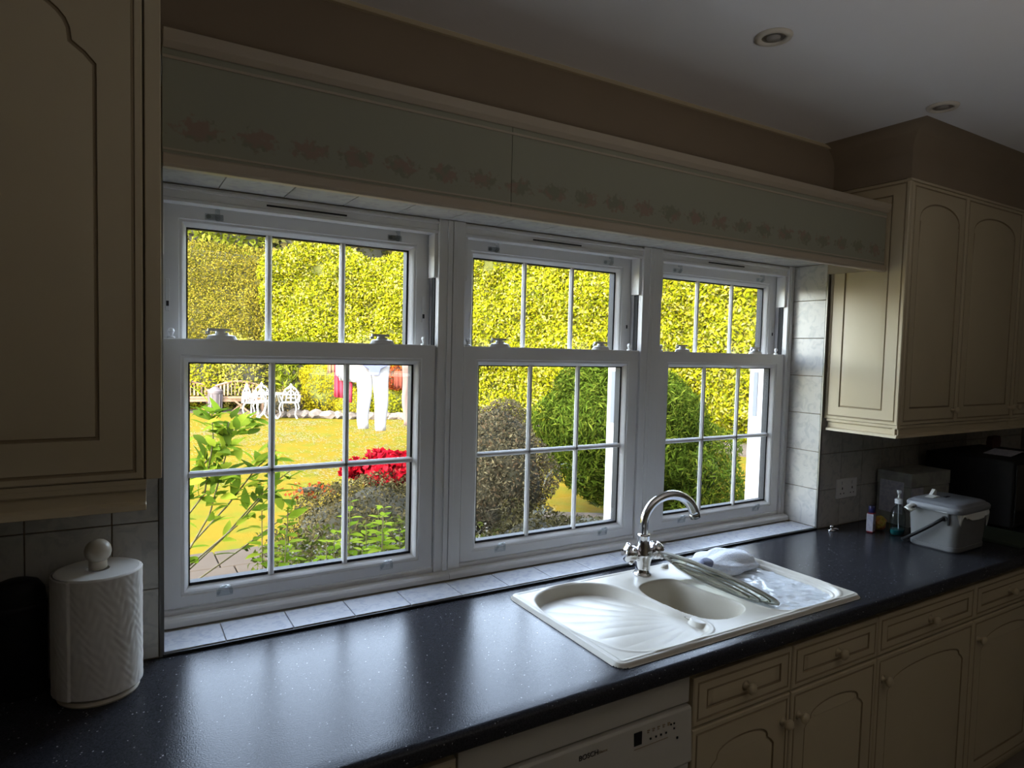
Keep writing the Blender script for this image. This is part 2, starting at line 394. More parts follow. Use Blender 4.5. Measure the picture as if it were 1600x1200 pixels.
        for xa, xb in zip(xv, xv[1:]):
            for za, zb_ in zip(zv, zv[1:]):
                ctr = Vector(((xa + xb) / 2, y + .025, (za + zb_) / 2))
                if first is None:
                    q = MB(ctr); q.box(xa + .003, xb - .003, y + .0235, y + .0265, za + .003, zb_ - .003); first = q.build('pane', wglass, r, loc=ctr - Q)
                else: inst(first, r, ctr - Q)
        return r, Q
    lo, Q = sash('lower_sash', REC + .001, ZB, ZM, .0666, .0595, .0477, 2)
    for x in (a + .15, c - .15):        # clear lift hooks on the bottom rail
        q = MB(Q)
        q.box(x - .02, x + .02, REC - .003, REC + .001, ZB + .016, ZB + .034)
        for s_ in (-1, 1): q.tube([(x + s_ * .016, REC - .002, ZB + .022), (x + s_ * .012, REC - .012, ZB + .04), (x, REC - .018, ZB + .047)], .004, 6)
        q.tube([(x - .012, REC - .012, ZB + .044), (x + .012, REC - .012, ZB + .044)], .0035, 6)
        q.build('sash_lift', frost, lo, bevel=.001)
    for x in (a + .145, c - .165):      # fitch fasteners on the meeting rail
        q = MB(Q); q.lathe([(0, .018), (.012, .018), (.014, .013), (.026, .010), (.030, 0), (0, 0)], (x, REC + .022, ZM), 'z', 16, 1.25, .62)
        q.lathe([(0, .021), (.011, .021), (.012, .016), (0, .016)], (x - .004, REC + .02, ZM), 'z', 14)
        q.bar((x - .034, REC + .016, ZM + .0245), (x + .018, REC + .018, ZM + .0245), .009, .007)
        q.tube([(x - .034, REC + .016, ZM + .021), (x - .034, REC + .016, ZM + .013)], .006, 8)
        smooth_angle(q.build('fastener', pvc, lo))
    for x in (a + .028, c - .034):
        q = MB(Q); q.lathe([(0, .026), (.006, .024), (.008, .018), (.005, .011), (.004, .006), (.009, .004), (.009, 0), (0, 0)], (x, REC + .02, ZM), 'z', 12); smooth_angle(q.build('tilt_knob', pvc, lo))
    us, Q = sash('upper_sash', REC + .053, 1.588, 1.984, .0663, .0575, .042, 1)
    yy = REC + .053
    for x in (a + .13, c - .12):
        q = MB(Q); q.box(x - .022, x + .022, yy - .004, yy, 1.948, 1.964); q.tube([(x + .008, yy - .004, 1.95), (x + .006, yy - .018, 1.956), (x + .006, yy - .016, 1.972), (x + .008, yy - .002, 1.975)], .006, 6)
        q.tube([(x - .014, yy - .001, 1.956), (x - .014, yy - .007, 1.956)], .006, 8)
        q.build('sash_lift', frost, us, bevel=.001)
    for x in (a + .022, c - .024):
        q = MB(Q); q.box(x - .005, x + .005, yy - .003, yy, 1.71, 1.79); q.build('lock_plate', pvc, us, bevel=.001)
        q = MB(Q); q.box(x - .003, x + .003, yy - .0045, yy - .003, 1.722, 1.735); q.build('lock_slot', rubber, us)

# ================================================================== PELMET
PM = srt  # (no alias use)
def wallpaper():
    m = mat('floral_wallpaper', (.30, .31, .27), .8); n = m.node_tree; b_ = n.nodes['Principled BSDF']
    g = n.nodes.new('ShaderNodeNewGeometry'); sp = n.nodes.new('ShaderNodeSeparateXYZ'); n.links.new(g.outputs['Position'], sp.inputs[0])
    def mth(op, a, b=None, c=None):
        q = n.nodes.new('ShaderNodeMath'); q.operation = op
        for i_, v_ in enumerate((a, b, c)):
            if v_ is None: continue
            if isinstance(v_, (int, float)): q.inputs[i_].default_value = v_
            else: n.links.new(v_, q.inputs[i_])
        return q.outputs[0]
    u = mth('MULTIPLY', mth('SUBTRACT', mth('FRACT', mth('DIVIDE', sp.outputs[0], .105)), .5), .105)   # repeat every 10.5 cm
    v = mth('SUBTRACT', sp.outputs[2], 2.045)
    rr = mth('SQRT', mth('ADD', mth('POWER', mth('DIVIDE', u, .040), 2), mth('POWER', mth('DIVIDE', v, .022), 2)))
    t = n.nodes.new('ShaderNodeTexNoise'); t.inputs['Scale'].default_value = 75; t.inputs['Detail'].default_value = 3; n.links.new(g.outputs['Position'], t.inputs['Vector'])
    f = mth('ADD', rr, mth('MULTIPLY', mth('SUBTRACT', t.outputs['Fac'], .5), 2.6))
    mask = mth('SUBTRACT', 1, mth('SMOOTH_MIN', 1, mth('MAXIMUM', mth('MULTIPLY', mth('SUBTRACT', f, .7), 3), 0), .1))
    mx = n.nodes.new('ShaderNodeMix'); mx.data_type = 'RGBA'; n.links.new(mask, mx.inputs[0])
    mx.inputs[6].default_value = (.30, .295, .22, 1)
    hu = n.nodes.new('ShaderNodeTexNoise'); hu.inputs['Scale'].default_value = 30; n.links.new(g.outputs['Position'], hu.inputs['Vector'])
    r = n.nodes.new('ShaderNodeValToRGB'); r.color_ramp.elements[0].position = .42; r.color_ramp.elements[0].color = (.29, .21, .16, 1); r.color_ramp.elements[1].position = .55; r.color_ramp.elements[1].color = (.22, .22, .155, 1)
    n.links.new(hu.outputs['Fac'], r.inputs[0]); n.links.new(r.outputs[0], mx.inputs[7])
    n.links.new(mx.outputs[2], b_.inputs['Base Color'])
    return m
paperm = wallpaper(); pel_trim = mat('pelmet_moulding', (.42, .35, .26), .5)
PL, PR, PF = -.012, 2.432, -.225
pel = thing('pelmet', 'long boxed pelmet covered in faded floral wallpaper above the windows', 'pelmet', (1.2, PF, 1.97)); O = pel.location
q = MB(O); q.box(PL, .762, PF, PF + .012, 1.975, 2.2); q.build('front_panel', paperm, pel)
q = MB(O); q.box(.7635, PR, PF, PF + .012, 1.975, 2.2); q.build('front_panel', paperm, pel)
q = MB(O); q.box(PR - .012, PR, PF + .012, -.001, 1.975, 2.2); q.build('end_panel', pel_trim, pel)
q = MB(O); q.box(PL, PR, PF + .012, -.001, 2.19, 2.2); q.build('top_board', pel_trim, pel)
q = MB(O); q.prism([(PF, 2.188), (PF - .004, 2.188), (PF - .014, 2.200), (PF - .016, 2.222), (PF + .02, 2.222), (PF + .02, 2.2005), (PF, 2.2005)], PL, PR + .004, 'x'); q.build('top_moulding', pel_trim, pel, bevel=.002)
q = MB(O); q.box(PL, PR, PF - .003, PF, 2.170, 2.176); q.build('edge_strip', pel_trim, pel, bevel=.001)
q = MB(O); q.prism([(PF + .014, 1.966), (PF - .007, 1.966), (PF - .010, 1.972), (PF - .006, 1.990), (PF - .001, 1.994), (PF - .001, 1.9745), (PF + .014, 1.9745)], PL, PR + .002, 'x'); q.build('bottom_moulding', pel_trim, pel, bevel=.0015)
q = MB(O); q.box(PL, PR, PF - .002, PF, 1.999, 2.003); q.build('edge_strip', pel_trim, pel)

# ================================================================== CABINET PARTS
def outline(x0, x1, z0, z1, rise, notch, n=20):
    """panel outline, counter-clockwise from bottom-left, with outer-rectangle anchor tags"""
    pts = []
    for k in range(6): pts.append((x0 + (x1 - x0) * k / 6, z0, 'b', k / 6))
    zs_ = z1 - rise
    for k in range(6): pts.append((x1, z0 + (zs_ - z0) * k / 6, 'r', k / 6))
    if rise <= 0:
        for k in range(6): pts.append((x1 + (x0 - x1) * k / 6, z1, 't', k / 6))
    else:
        xa, xb = x1 - notch, x0 + notch; za = zs_ + notch * .9
        pts.append((x1, zs_, 't', 0))
        if notch: pts.append((x1 - notch * .45, zs_ + notch * .5, 't', .03))
        for k in range(n + 1):
            t = PI * k / n; cx_ = (xa + xb) / 2; rx = (xa - xb) / 2
            x = cx_ + rx * math.cos(t) ; z = za + (z1 - za) * math.sin(t) ** .8
            pts.append((x, z, 't', .06 + .88 * k / n))
        if notch: pts.append((x0 + notch * .45, zs_ + notch * .5, 't', .97))
        pts.append((x0, zs_, 't', 1))
    m0 = 1 if rise > 0 else 0
    for k in range(m0, 6): pts.append((x0, zs_ + (z0 - zs_) * k / 6, 'l', k / 6))
    return pts
def inset(P, d):
    n = len(P); out = []
    for i in range(n):
        a, b_, c_ = Vector(P[i - 1]), Vector(P[i]), Vector(P[(i + 1) % n])
        e1 = (b_ - a).normalized(); e2 = (c_ - b_).normalized()
        n1 = Vector((-e1.y, e1.x)); n2 = Vector((-e2.y, e2.x)); nn = n1 + n2
        if nn.length < .1: nn = n1
        nn.normalize(); s_ = 1 / max(.5, nn.dot(n1)); out.append(tuple(b_ + nn * d * s_))
    return out
def door(parent, name, O, x0, x1, z0, z1, yf, th=.019, mg=(.065, .065), rise=.06, notch=.03, bead=True, m=None, plane='y'):
    """front at y=yf facing -y; panel with routed groove and raised field. plane 'x': x0..x1 run along -y, front faces -x at x=yf"""
    q = MB(O)
    def P3(x, y, z): return (x, yf + y, z) if plane == 'y' else (yf + y, -x, z)
    pts = outline(x0 + mg[0], x1 - mg[0], z0 + mg[1], z1 - mg[1], rise, notch)
    base = [(p[0], p[1]) for p in pts]
    def outer(g):
        r = []
        for p in pts:
            s_, t = p[2], p[3]
            if s_ == 'b': r.append((x0 + g + (x1 - x0 - 2 * g) * t, z0 + g))
            elif s_ == 'r': r.append((x1 - g, z0 + g + (z1 - z0 - 2 * g) * t))
            elif s_ == 't': r.append((x1 - g + (x0 - x1 + 2 * g) * t, z1 - g))
            else: r.append((x0 + g, z1 - g + (z0 - z1 + 2 * g) * t))
        return r
    loops = [(outer(0), th), (outer(0), .003), (outer(.003), 0)]
    if bead: loops += [(outer(.012), 0), (outer(.0135), .0025), (outer(.0165), .0025), (outer(.018), 0)]
    loops += [(base, 0), (inset(base, .0012), .0045), (inset(base, .0045), .0045), (inset(base, .0065), .0018), (inset(base, .010), .0015), (inset(base, .022), 0.0)]
    R = [[q.v(P3(p[0], y, p[1])) for p in L] for L, y in loops]; n = len(pts)
    dep_ = [y for _, y in loops]
    for li, (A, B) in enumerate(zip(R, R[1:])):
        glaze = li > 1 and max(dep_[li], dep_[li + 1]) > .002      # antiqued glaze left in the routed lines
        for k in range(n): q.bm.faces.new((A[k], A[(k + 1) % n], B[(k + 1) % n], B[k])).material_index = int(glaze and li > 2)
    q.bm.faces.new(R[-1]); q.bm.faces.new(R[0][::-1])
    o = q.build(name, m or cream, parent); o.data.materials.append(groove)
    smooth_angle(o, 28)
    return o
def knob(parent, c, r=.015, m=None, name='knob'):
    q = MB(c)
    q.lathe([(0, -.030), (r * .55, -.030), (r * .75, -.027), (r, -.024), (r, -.019), (r * .6, -.013), (r * .42, -.008), (r * .5, -.002), (r * .9, 0), (0, 0)], c, 'y', 20)
    o = q.build(name, m or cream, parent, smooth=True); return o

def base_unit(name, label, x0, x1, knobside, cat='cabinet', drawer=True):
    r = thing(name, label, cat, ((x0 + x1) / 2, -.3, 0)); O = r.location
    q = MB(O); t = .016
    q.box(x0, x0 + t, -.555, -.01, .12, .865); q.box(x1 - t, x1, -.555, -.01, .12, .865); q.box(x0 + t, x1 - t, -.555, -.01, .12, .136); q.box(x0 + t, x1 - t, -.02, -.01, .136, .865)
    q.box(x0 + t, x1 - t, -.553, -.545, .7205, .7245); q.build('carcass', cream, r)
    q = MB(O); q.box(x0, x1, -.50, -.485, .0, .12); q.build('plinth', cream, r)
    dd = door(r, 'drawer', O, x0 + .002, x1 - .002, .7245, .847, -.575, mg=(.045, .036), rise=0, notch=0)
    k = knob(None, ((x0 + x1) / 2, -.575, .785)); k.parent = dd; k.location = Vector(((x0 + x1) / 2, -.575, .785)) - O
    dd = door(r, 'door', O, x0 + .002, x1 - .002, .124, .7175, -.575, mg=(.062, .058), rise=.062, notch=.026)
    kx = x1 - .03 if knobside > 0 else x0 + .036
    k = knob(None, (kx, -.575, .645)); k.parent = dd; k.location = Vector((kx, -.575, .645)) - O
    return r
base_unit('base_cabinet', 'cream base cabinet with drawer and arched door directly right of the dishwasher', 1.104, 1.483, 1)
base_unit('base_cabinet', 'cream base cabinet with left-hand door knob under the small sink bowl', 1.484, 1.897, -1)
base_unit('base_cabinet', 'widest cream base cabinet with arched door under the right end of the sink', 1.898, 2.499, -1)
base_unit('base_cabinet', 'narrow cream base cabinet below the food caddy at the right edge', 2.500, 3.02, -1)
base_unit('base_cabinet', 'cream base cabinet at the far right end of the worktop', 3.021, 3.60, -1)
base_unit('base_cabinet', 'cream base cabinet with drawer left of the dishwasher below the worktop', .02, .466, 1)
base_unit('base_cabinet', 'cream base cabinet below the left end of the worktop by the paper roll', -.60, .018, 1)

# dishwasher
r = thing('dishwasher', 'white built-in dishwasher with control panel under the worktop', 'dishwasher', (.785, -.3, 0)); O = r.location
q = MB(O); q.box(.470, 1.100, -.545, -.01, .1, .863); q.build('body', appl, r)
q = MB(O); q.box(.472, 1.099, -.566, -.5455, .789, .862); q.build('top_fascia', appl, r, bevel=.002)
q = MB(O); q.prism([(-.5455, .645), (-.578, .645), (-.582, .652), (-.575, .778), (-.570, .783), (-.5455, .783)], .472, 1.099, 'x'); cp = q.build('control_panel', appl, r, bevel=.0015)
q = MB(O); q.box(.472, 1.099, -.572, -.5455, .1, .640); q.build('door', appl, r, bevel=.003)
def on_panel(z): return -.575 - .007 * (.778 - z) / .126
q = MB(O)
for x, z, s_ in ((.965, .742, .004), (.982, .742, .004), (.998, .742, .004), (1.014, .742, .004), (1.030, .757, .0035), (1.040, .757, .0035), (1.05, .72, .005), (1.040, .745, .0035)):
    y = on_panel(z); q.box(x - s_ / 2, x + s_ / 2, y - .002, y + .002, z - s_ / 2, z + s_ / 2)
q.build('buttons', black, cp)['kind'] = 'stuff'
y = on_panel(.751); q = MB(O); q.box(.915, .938, y - .0015, y + .003, .737, .767); q.build('display', black, cp)
y = on_panel(.73); q = MB(O); q.box(.915, 1.02, y - .0008, y + .002, .7285, .7297); q.box(.945, 1.02, y - .0004, y + .002, .7205, .7211)
for k in range(5): q.box(.955 + .016 * k, .962 + .016 * k, y - .0006, y + .002, .762, .7635); q.box(.955 + .016 * k, .960 + .016 * k, y - .0006, y + .002, .7575, .7585)
q.build('print', groove, cp)
def text(body, loc, size, m, parent, O, name='lettering', rot=(PI / 2, 0, 0), ext=.0004):
    c_ = bpy.data.curves.new(name, 'FONT'); c_.body = body; c_.size = size; c_.extrude = ext; c_.materials.append(m)
    t_ = bpy.data.objects.new(name, c_); me = bpy.data.meshes.new_from_object(t_); bpy.data.objects.remove(t_)
    o = bpy.data.objects.new(name, me); COL.objects.link(o); o.parent = parent; o.location = Vector(loc) - Vector(O); o.rotation_euler = rot
    return o
text('BOSCH', (.758, on_panel(.755) - .0006, .751), .0165, black, cp, O)
text('Silence', (.812, on_panel(.755) - .0006, .7515), .009, groove, cp, O)

# worktop with sink cut-out
SX0, SX1, SY0, SY1 = .885, 1.848, -.555, -.048
top = thing('worktop', 'dark speckled laminate worktop running under the windows', 'worktop', (1.2, -.3, CT))
def edge(x0, x1, y1):
    pr = []
    rr = .018; yf = -.600; zt, zb = CT, CT - .041
    for k in range(7): t = PI / 2 * k / 6; pr.append((yf + rr - rr * math.sin(t), zt - rr + rr * math.cos(t)))
    for k in range(7): t = PI / 2 * k / 6; pr.append((yf + .014 - .014 * math.cos(t), zb + .014 - .014 * math.sin(t)))
    return [(y1, zt)] + pr + [(y1, zb)]
q = MB(top.location)
hx0, hx1, hy0, hy1 = SX0 + .008, SX1 - .008, SY0 + .006, SY1 - .006
WX0, WX1 = -1.2, 4.29
q.prism(edge(0, 0, hy0), WX0, WX1, 'x')
q.box(WX0, hx0, hy0, -.001, CT - .041, CT); q.box(hx1, WX1, hy0, -.001, CT - .041, CT); q.box(hx0, hx1, hy1, -.001, CT - .041, CT)
bmesh.ops.remove_doubles(q.bm, verts=q.bm.verts, dist=1e-5)
o = q.build('worktop_slab', laminate, top); smooth_angle(o, 40)

# ================================================================== SINK
def spline(P, n=8):
    P = [Vector(p) for p in P]; out = []; N = len(P)
    for i in range(N):
        a, b_, c_, d_ = P[i - 1], P[i], P[(i + 1) % N], P[(i + 2) % N]
        for k in range(n):
            t = k / n; out.append(.5 * ((2 * b_) + (c_ - a) * t + (2 * a - 5 * b_ + 4 * c_ - d_) * t * t + (-a + 3 * b_ - 3 * c_ + d_) * t ** 3))
    return np.array([(p.x, p.y) for p in out])
def sdf(X, Y, P):
    dmin = np.full(X.shape, 1e9); ins = np.zeros(X.shape, bool); n = len(P)
    for i in range(n):
        ax, ay = P[i]; bx, by = P[(i + 1) % n]; dx, dy = bx - ax, by - ay
        t = np.clip(((X - ax) * dx + (Y - ay) * dy) / (dx * dx + dy * dy + 1e-12), 0, 1)
        dmin = np.minimum(dmin, (X - ax - t * dx) ** 2 + (Y - ay - t * dy) ** 2)
        if abs(dy) > 1e-9: ins ^= ((ay > Y) != (by > Y)) & (X < dx * (Y - ay) / dy + ax)
    return np.where(ins, np.sqrt(dmin), -np.sqrt(dmin))
def sm(x): x = np.clip(x, 0, 1); return x * x * (3 - 2 * x)
LD = spline([(.905, -.25), (.925, -.14), (.98, -.088), (1.06, -.072), (1.13, -.08), (1.185, -.115), (1.215, -.17), (1.232, -.26), (1.236, -.36), (1.25, -.43), (1.245, -.49), (1.20, -.522), (1.10, -.534), (1.01, -.525), (.945, -.48), (.912, -.38)])
MBW = spline([(1.246, -.25), (1.272, -.19), (1.33, -.166), (1.395, -.17), (1.425, -.205), (1.432, -.30), (1.45, -.40), (1.432, -.452), (1.385, -.478), (1.325, -.482), (1.275, -.455), (1.25, -.40), (1.243, -.32)])
RBW = spline([(1.487, -.20), (1.51, -.12), (1.59, -.088), (1.69, -.084), (1.785, -.10), (1.826, -.17), (1.836, -.30), (1.825, -.44), (1.785, -.51), (1.69, -.532), (1.58, -.532), (1.51, -.508), (1.484, -.44), (1.478, -.32)])
nx, ny = 400, 212
gx = np.linspace(SX0, SX1, nx); gy = np.linspace(SY0, SY1, ny); X, Y = np.meshgrid(gx, gy)
ex = np.minimum(np.minimum(X - SX0, SX1 - X), np.minimum(Y - SY0, SY1 - Y))
# rounded corners
rc = .03; qx = np.maximum(np.abs(X - (SX0 + SX1) / 2) - (SX1 - SX0) / 2 + rc, 0); qy = np.maximum(np.abs(Y - (SY0 + SY1) / 2) - (SY1 - SY0) / 2 + rc, 0)
ed = np.where((qx > 0) & (qy > 0), rc - np.hypot(qx, qy), ex)
Z = CT + .001 + .009 * sm(ed / .010)
Z += .0018 * sm((ed - .014) / .003) - .0018 * sm((ed - .020) / .004)
l = sdf(X, Y, LD); mm_ = sdf(X, Y, MBW); rb = sdf(X, Y, RBW)
Z += .0015 * (sm((l + .012) / .004) - sm((l + .004) / .004))
fl = .010 + .022 * sm((Y + .42) / .3)
fx, fy = 1.27, -.43
th_ = np.arctan2(Y - fy, X - fx); rad = np.hypot(X - fx, Y - fy)
rib = .0016 * (np.abs(np.sin(th_ * 15 + rad * 4)) ** .8) * sm((l - .02) / .03) * sm((rad - .07) / .08)
Z -= (fl - rib) * sm(l / .016)
low = sm(((X - 1.19) / .06)) * sm(l / .02) * .004
Z -= low
Z = np.minimum(Z, CT + .01 - .135 * sm(mm_ / .022) + 0 * Z + np.where(mm_ > -.001, 0, 9))
# corner tab between drainer and small bowl
tab = np.hypot((X - 1.248) / .022, (Y + .452) / .03); Z = np.maximum(Z, np.where(tab < 1.3, CT + .010 - .03 * sm((tab - .8) / .5), -9))
Z += .0015 * (sm((rb + .012) / .004) - sm((rb + .004) / .004))
Zr = CT + .010 - .010 * sm(rb / .010) - .15 * sm((rb - .016) / .022)
Z = np.where(rb > 0, Zr, Z)
keep = ed > -.0005
sk = thing('sink', 'cream composite inset sink with ribbed drainer, small bowl and washing-up bowl', 'sink', (1.37, -.3, CT))
co = np.stack([X - 1.37, Y + .3, Z - CT], -1).reshape(-1, 3)
idx = np.arange(nx * ny).reshape(ny, nx)
Fq = np.stack([idx[:-1, :-1], idx[:-1, 1:], idx[1:, 1:], idx[1:, :-1]], -1).reshape(-1, 4)
kk = keep.reshape(-1)[Fq].all(1)
raw('basin', co, Fq[kk], sinkm, sk, smooth=True)
q = MB(sk.location); q.lathe([(0, .003), (.026, .003), (.032, 0), (0, 0)], (1.34, -.32, CT - .125), 'z', 24); q.build('drain', chrome, sk, smooth=True)
q = MB(sk.location)
q.bar((1.236, -.27, CT - .001), (1.243, -.425, CT - .001), .009, .012); q.build('strainer_ledge', sinkm, sk)
q = MB(sk.location)
for k in range(10): y_ = -.285 - .014 * k; q.box(1.2335 + .0005 * k, 1.2405 + .0005 * k, y_ - .002, y_ + .002, CT + .003, CT + .0056)
q.build('overflow_slots', rubber, sk)
q = MB(sk.location); q.lathe([(0, .012), (.010, .012), (.012, .009), (.013, 0), (0, 0)], (1.475, -.09, CT + .0095), 'z', 20); q.build('tap_hole_plug', sinkm, sk, smooth=True)

# soapy water and suds in the right bowl
def grid_patch(P, f, nx_=120, ny_=120):
    x0_, y0_ = P.min(0) - .01; x1_, y1_ = P.max(0) + .01
    X_, Y_ = np.meshgrid(np.linspace(x0_, x1_, nx_), np.linspace(y0_, y1_, ny_)); s_ = sdf(X_, Y_, P)
    return X_, Y_, s_
wt = thing('washing_up_water', 'soapy washing-up water with flat suds in the right sink bowl', 'water', (1.66, -.3, CT))
P2 = np.array([(1.66 + (p[0] - 1.66) * .955, -.3 + (p[1] + .3) * .955) for p in RBW])
X_, Y_, s_ = grid_patch(P2, None)
def vnoise(X, Y, sc, seed):
    r_ = np.random.default_rng(seed); g_ = r_.random((64, 64)); x = X * sc; y = Y * sc
    xi = np.floor(x).astype(int); yi = np.floor(y).astype(int); fx_ = sm(x - xi); fy_ = sm(y - yi)
    G = lambda a, b: g_[a % 64, b % 64]
    return (G(xi, yi) * (1 - fx_) + G(xi + 1, yi) * fx_) * (1 - fy_) + (G(xi, yi + 1) * (1 - fx_) + G(xi + 1, yi + 1) * fx_) * fy_
nz_ = vnoise(X_, Y_, 55, 1) * .6 + vnoise(X_, Y_, 110, 2) * .3 + vnoise(X_, Y_, 20, 3) * .6
Zw = CT - .014 + .006 * nz_
co = np.stack([X_ - 1.66, Y_ + .3, Zw - CT], -1).reshape(-1, 3); idx = np.arange(X_.size).reshape(X_.shape)
Fq = np.stack([idx[:-1, :-1], idx[:-1, 1:], idx[1:, 1:], idx[1:, :-1]], -1).reshape(-1, 4)
kk = (s_ > -.003).reshape(-1)[Fq].all(1)
raw('water_surface', co, Fq[kk], mat('soapy_water', (.66, .71, .74), .12, noise=(28, (.80, .84, .88), .12), bump=(60, .5, .004)), wt, smooth=True)
fo = thing('soap_foam', 'mound of soap suds heaped at the back of the right sink bowl', 'foam', (1.70, -.14, CT))
q = MB(fo.location); bmesh.ops.create_icosphere(q.bm, subdivisions=5, radius=1)
for v in q.bm.verts:
    x, y, z = v.co; n_ = (math.sin(x * 7 + y * 3) + math.sin(y * 9 - z * 5 + 2) + math.sin(z * 8 + x * 4)) * .05 + random.uniform(-.012, .012)
    v.co = Vector((x * .135, y * .085, max(z, -.35) * .036 + .008)) * (1 + n_)
smooth_angle(q.build('foam_mound', foam, fo, smooth=True), 180)
# scouring pad on the suds
sp = thing('scouring_sponge', 'small blue-grey sponge lying on the suds behind the glass dish', 'sponge', (1.585, -.17, CT + .030))
q = MB((0, 0, 0)); q.lathe([(0, .012), (.028, .012), (.036, .006), (.036, -.006), (.028, -.012), (0, -.012)], (0, 0, 0), 'z', 20, 1.0, .55)
q.build('sponge_pad', mat('slate_blue_sponge', (.22, .24, .34), .95, bump=(180, .9, .003)), sp, smooth=True, rot=(.35, .1, .3))

# glass dish standing on its edge between the bowls
A_ = Vector((1.395, -.135, .982)); B_ = Vector((1.525, -.485, .918)); ctr = (A_ + B_) / 2 + Vector((.012, .006, -.006))
maj = (B_ - A_).normalized(); view = (Vector(camo.location) - ctr).normalized()
tx = (view - maj * view.dot(maj)).normalized()          # second in-plane direction, then tipped a little
nrm = maj.cross(tx).normalized()
ti = math.radians(14); t2 = (tx * math.cos(ti) - nrm * math.sin(ti)).normalized(); nn_ = maj.cross(t2).normalized()
if nn_.z < 0: nn_ = -nn_
gd = thing('glass_dish', 'oval clear glass dish propped on its edge between the sink bowls', 'dish', ctr)
gd.rotation_euler = Matrix((maj, nn_.cross(maj), nn_)).transposed().to_euler()
q = MB(); Lh = (B_ - A_).length / 2
pr = [(0, .0), (.45, .0), (.62, .003), (.78, .012), (.90, .020), (1.0, .023), (1.0, .029), (.88, .026), (.76, .018), (.60, .009), (.45, .006), (0, .006)]
pr = [(r_ * Lh, h - .014) for r_, h in pr]
q.lathe(pr, (0, 0, 0), 'z', 64, 1, .36); q.build('dish_body', dishglass, gd, smooth=True)
for kk_, (f_, hh_) in enumerate(((1.0, .012), (.88, .008), (.74, .0), (.58, -.006))):
    q = MB(); q.tube([(math.cos(t) * Lh * f_, math.sin(t) * Lh * .36 * f_, hh_) for t in [2 * PI * k / 64 for k in range(65)]], .0045 if kk_ == 0 else .0028, 8, cap=False); q.build('rim' if kk_ == 0 else 'moulded_ring', glassedge, gd, smooth=True)

# ================================================================== TAP
tp = thing('mixer_tap', 'chrome swan-neck mixer tap with two handles on the sink', 'tap', (1.362, -.105, CT + .0095)); O = Vector(tp.location); tp.scale = (1, 1, 1)
q = MB(); q.lathe([(0, 0), (.030, 0), (.031, .004), (.027, .007), (.0245, .010), (.0235, .030), (.026, .045), (.030, .060), (.030, .070), (.026, .085), (.021, .098), (.0195, .125), (.020, .127), (.020, .133), (0, .133)], (0, 0, 0), 'z', 32); q.build('body', chrome, tp, smooth=True)
hd = Vector((1, -.1, 0)).normalized()
for s_ in (-1, 1):
    c0 = Vector((0, 0, .064)); q = MB(); e = c0 + hd * s_ * .052 + Vector((0, 0, .012))
    q.tube([c0, c0 + hd * s_ * .022, c0 + hd * s_ * .040 + Vector((0, 0, .008))], [.024, .019, .018], 20)
    q.build('arm', chrome, tp, smooth=True)
    q = MB(); d_ = (hd * s_ + Vector((0, 0, .25))).normalized(); c1 = c0 + hd * s_ * .036 + Vector((0, 0, .006))
    q.tube([c1 + d_ * t for t in (0, .004, .012, .026, .034, .040)], [.021, .026, .029, .028, .022, .010], 24); k_ = q.build('handle', chrome, tp, smooth=True)
    q = MB(); c2 = c1 + d_ * .041; q.tube([c2 - d_ * .002, c2 + d_ * .003], .010, 16); q.build('cap', chrome, k_)
    for a_ in range(4):
        q = MB(); ax1 = d_.cross(Vector((0, 1, 0))).normalized(); ax2 = d_.cross(ax1).normalized(); u_ = ax1 * math.cos(a_ * PI / 2 + .6) + ax2 * math.sin(a_ * PI / 2 + .6)
        q.tube([c1 + d_ * .016 + u_ * .02, c1 + d_ * .018 + u_ * .030, c1 + d_ * .019 + u_ * .035], [.009, .0085, .005], 10); q.build('lobe', chrome, k_, smooth=True)
tip = Vector((.205, -.03, .172)); sp_ = []
for k in range(33):
    t = k / 32
    # rise, arc over, drop
    if t < .25: sp_.append(Vector((.002 * t, 0, .125 + .04 * t / .25)))
    else:
        u = (t - .25) / .75; an = PI * 1.0 * u
        x = .098 * (1 - math.cos(an * .93)); z = .165 + .088 * math.sin(an * .93) + .0 * u
        sp_.append(Vector((x, -x * .16, z)))
q = MB(); q.tube(sp_, [.0135] * 8 + [.0135 + .0035 * k / 24 for k in range(25)], 20); q.build('spout', chrome, tp, smooth=True)
e = sp_[-1]; dd_ = (sp_[-1] - sp_[-2]).normalized()
q = MB(); q.tube([e - dd_ * .002, e + dd_ * .014], .0175, 20); q.build('aerator', mat('dark_chrome', (.30, .29, .27), .12, 1), tp, smooth=True)

# ================================================================== WALL CABINETS
YD = -.305
def wall_door(r, O, x0, x1, z0=1.382, z1=2.298, ks=1, rise=.075, mg=(.052, .062), notch=0.0, knobz=1.432):
    dd = door(r, 'door', O, x0, x1, z0, z1, YD, mg=mg, rise=rise, notch=notch)
    kx = x1 - .028 if ks > 0 else x0 + .03
    k = knob(None, (kx, YD, knobz), .013); k.parent = dd; k.location = Vector((kx, YD, knobz)) - O
def wcab(label, x0, x1, doors, side=None):
    r = thing('wall_cabinet', label, 'cabinet', ((x0 + x1) / 2, -.15, 1.38)); O = r.location
    q = MB(O); q.box(x0, x1, YD + .02, -.001, 1.3805, 2.308); q.build('carcass', cream, r)
    for d_ in doors: wall_door(r, O, *d_[:2], **d_[2])
    return r, O
r, O = wcab('cream arched-door wall cabinet right of the windows, its side panel lit by daylight', 2.4605, 3.365, [(2.463, 2.868, {}), (2.872, 3.363, dict(mg=(.06, .062)))])
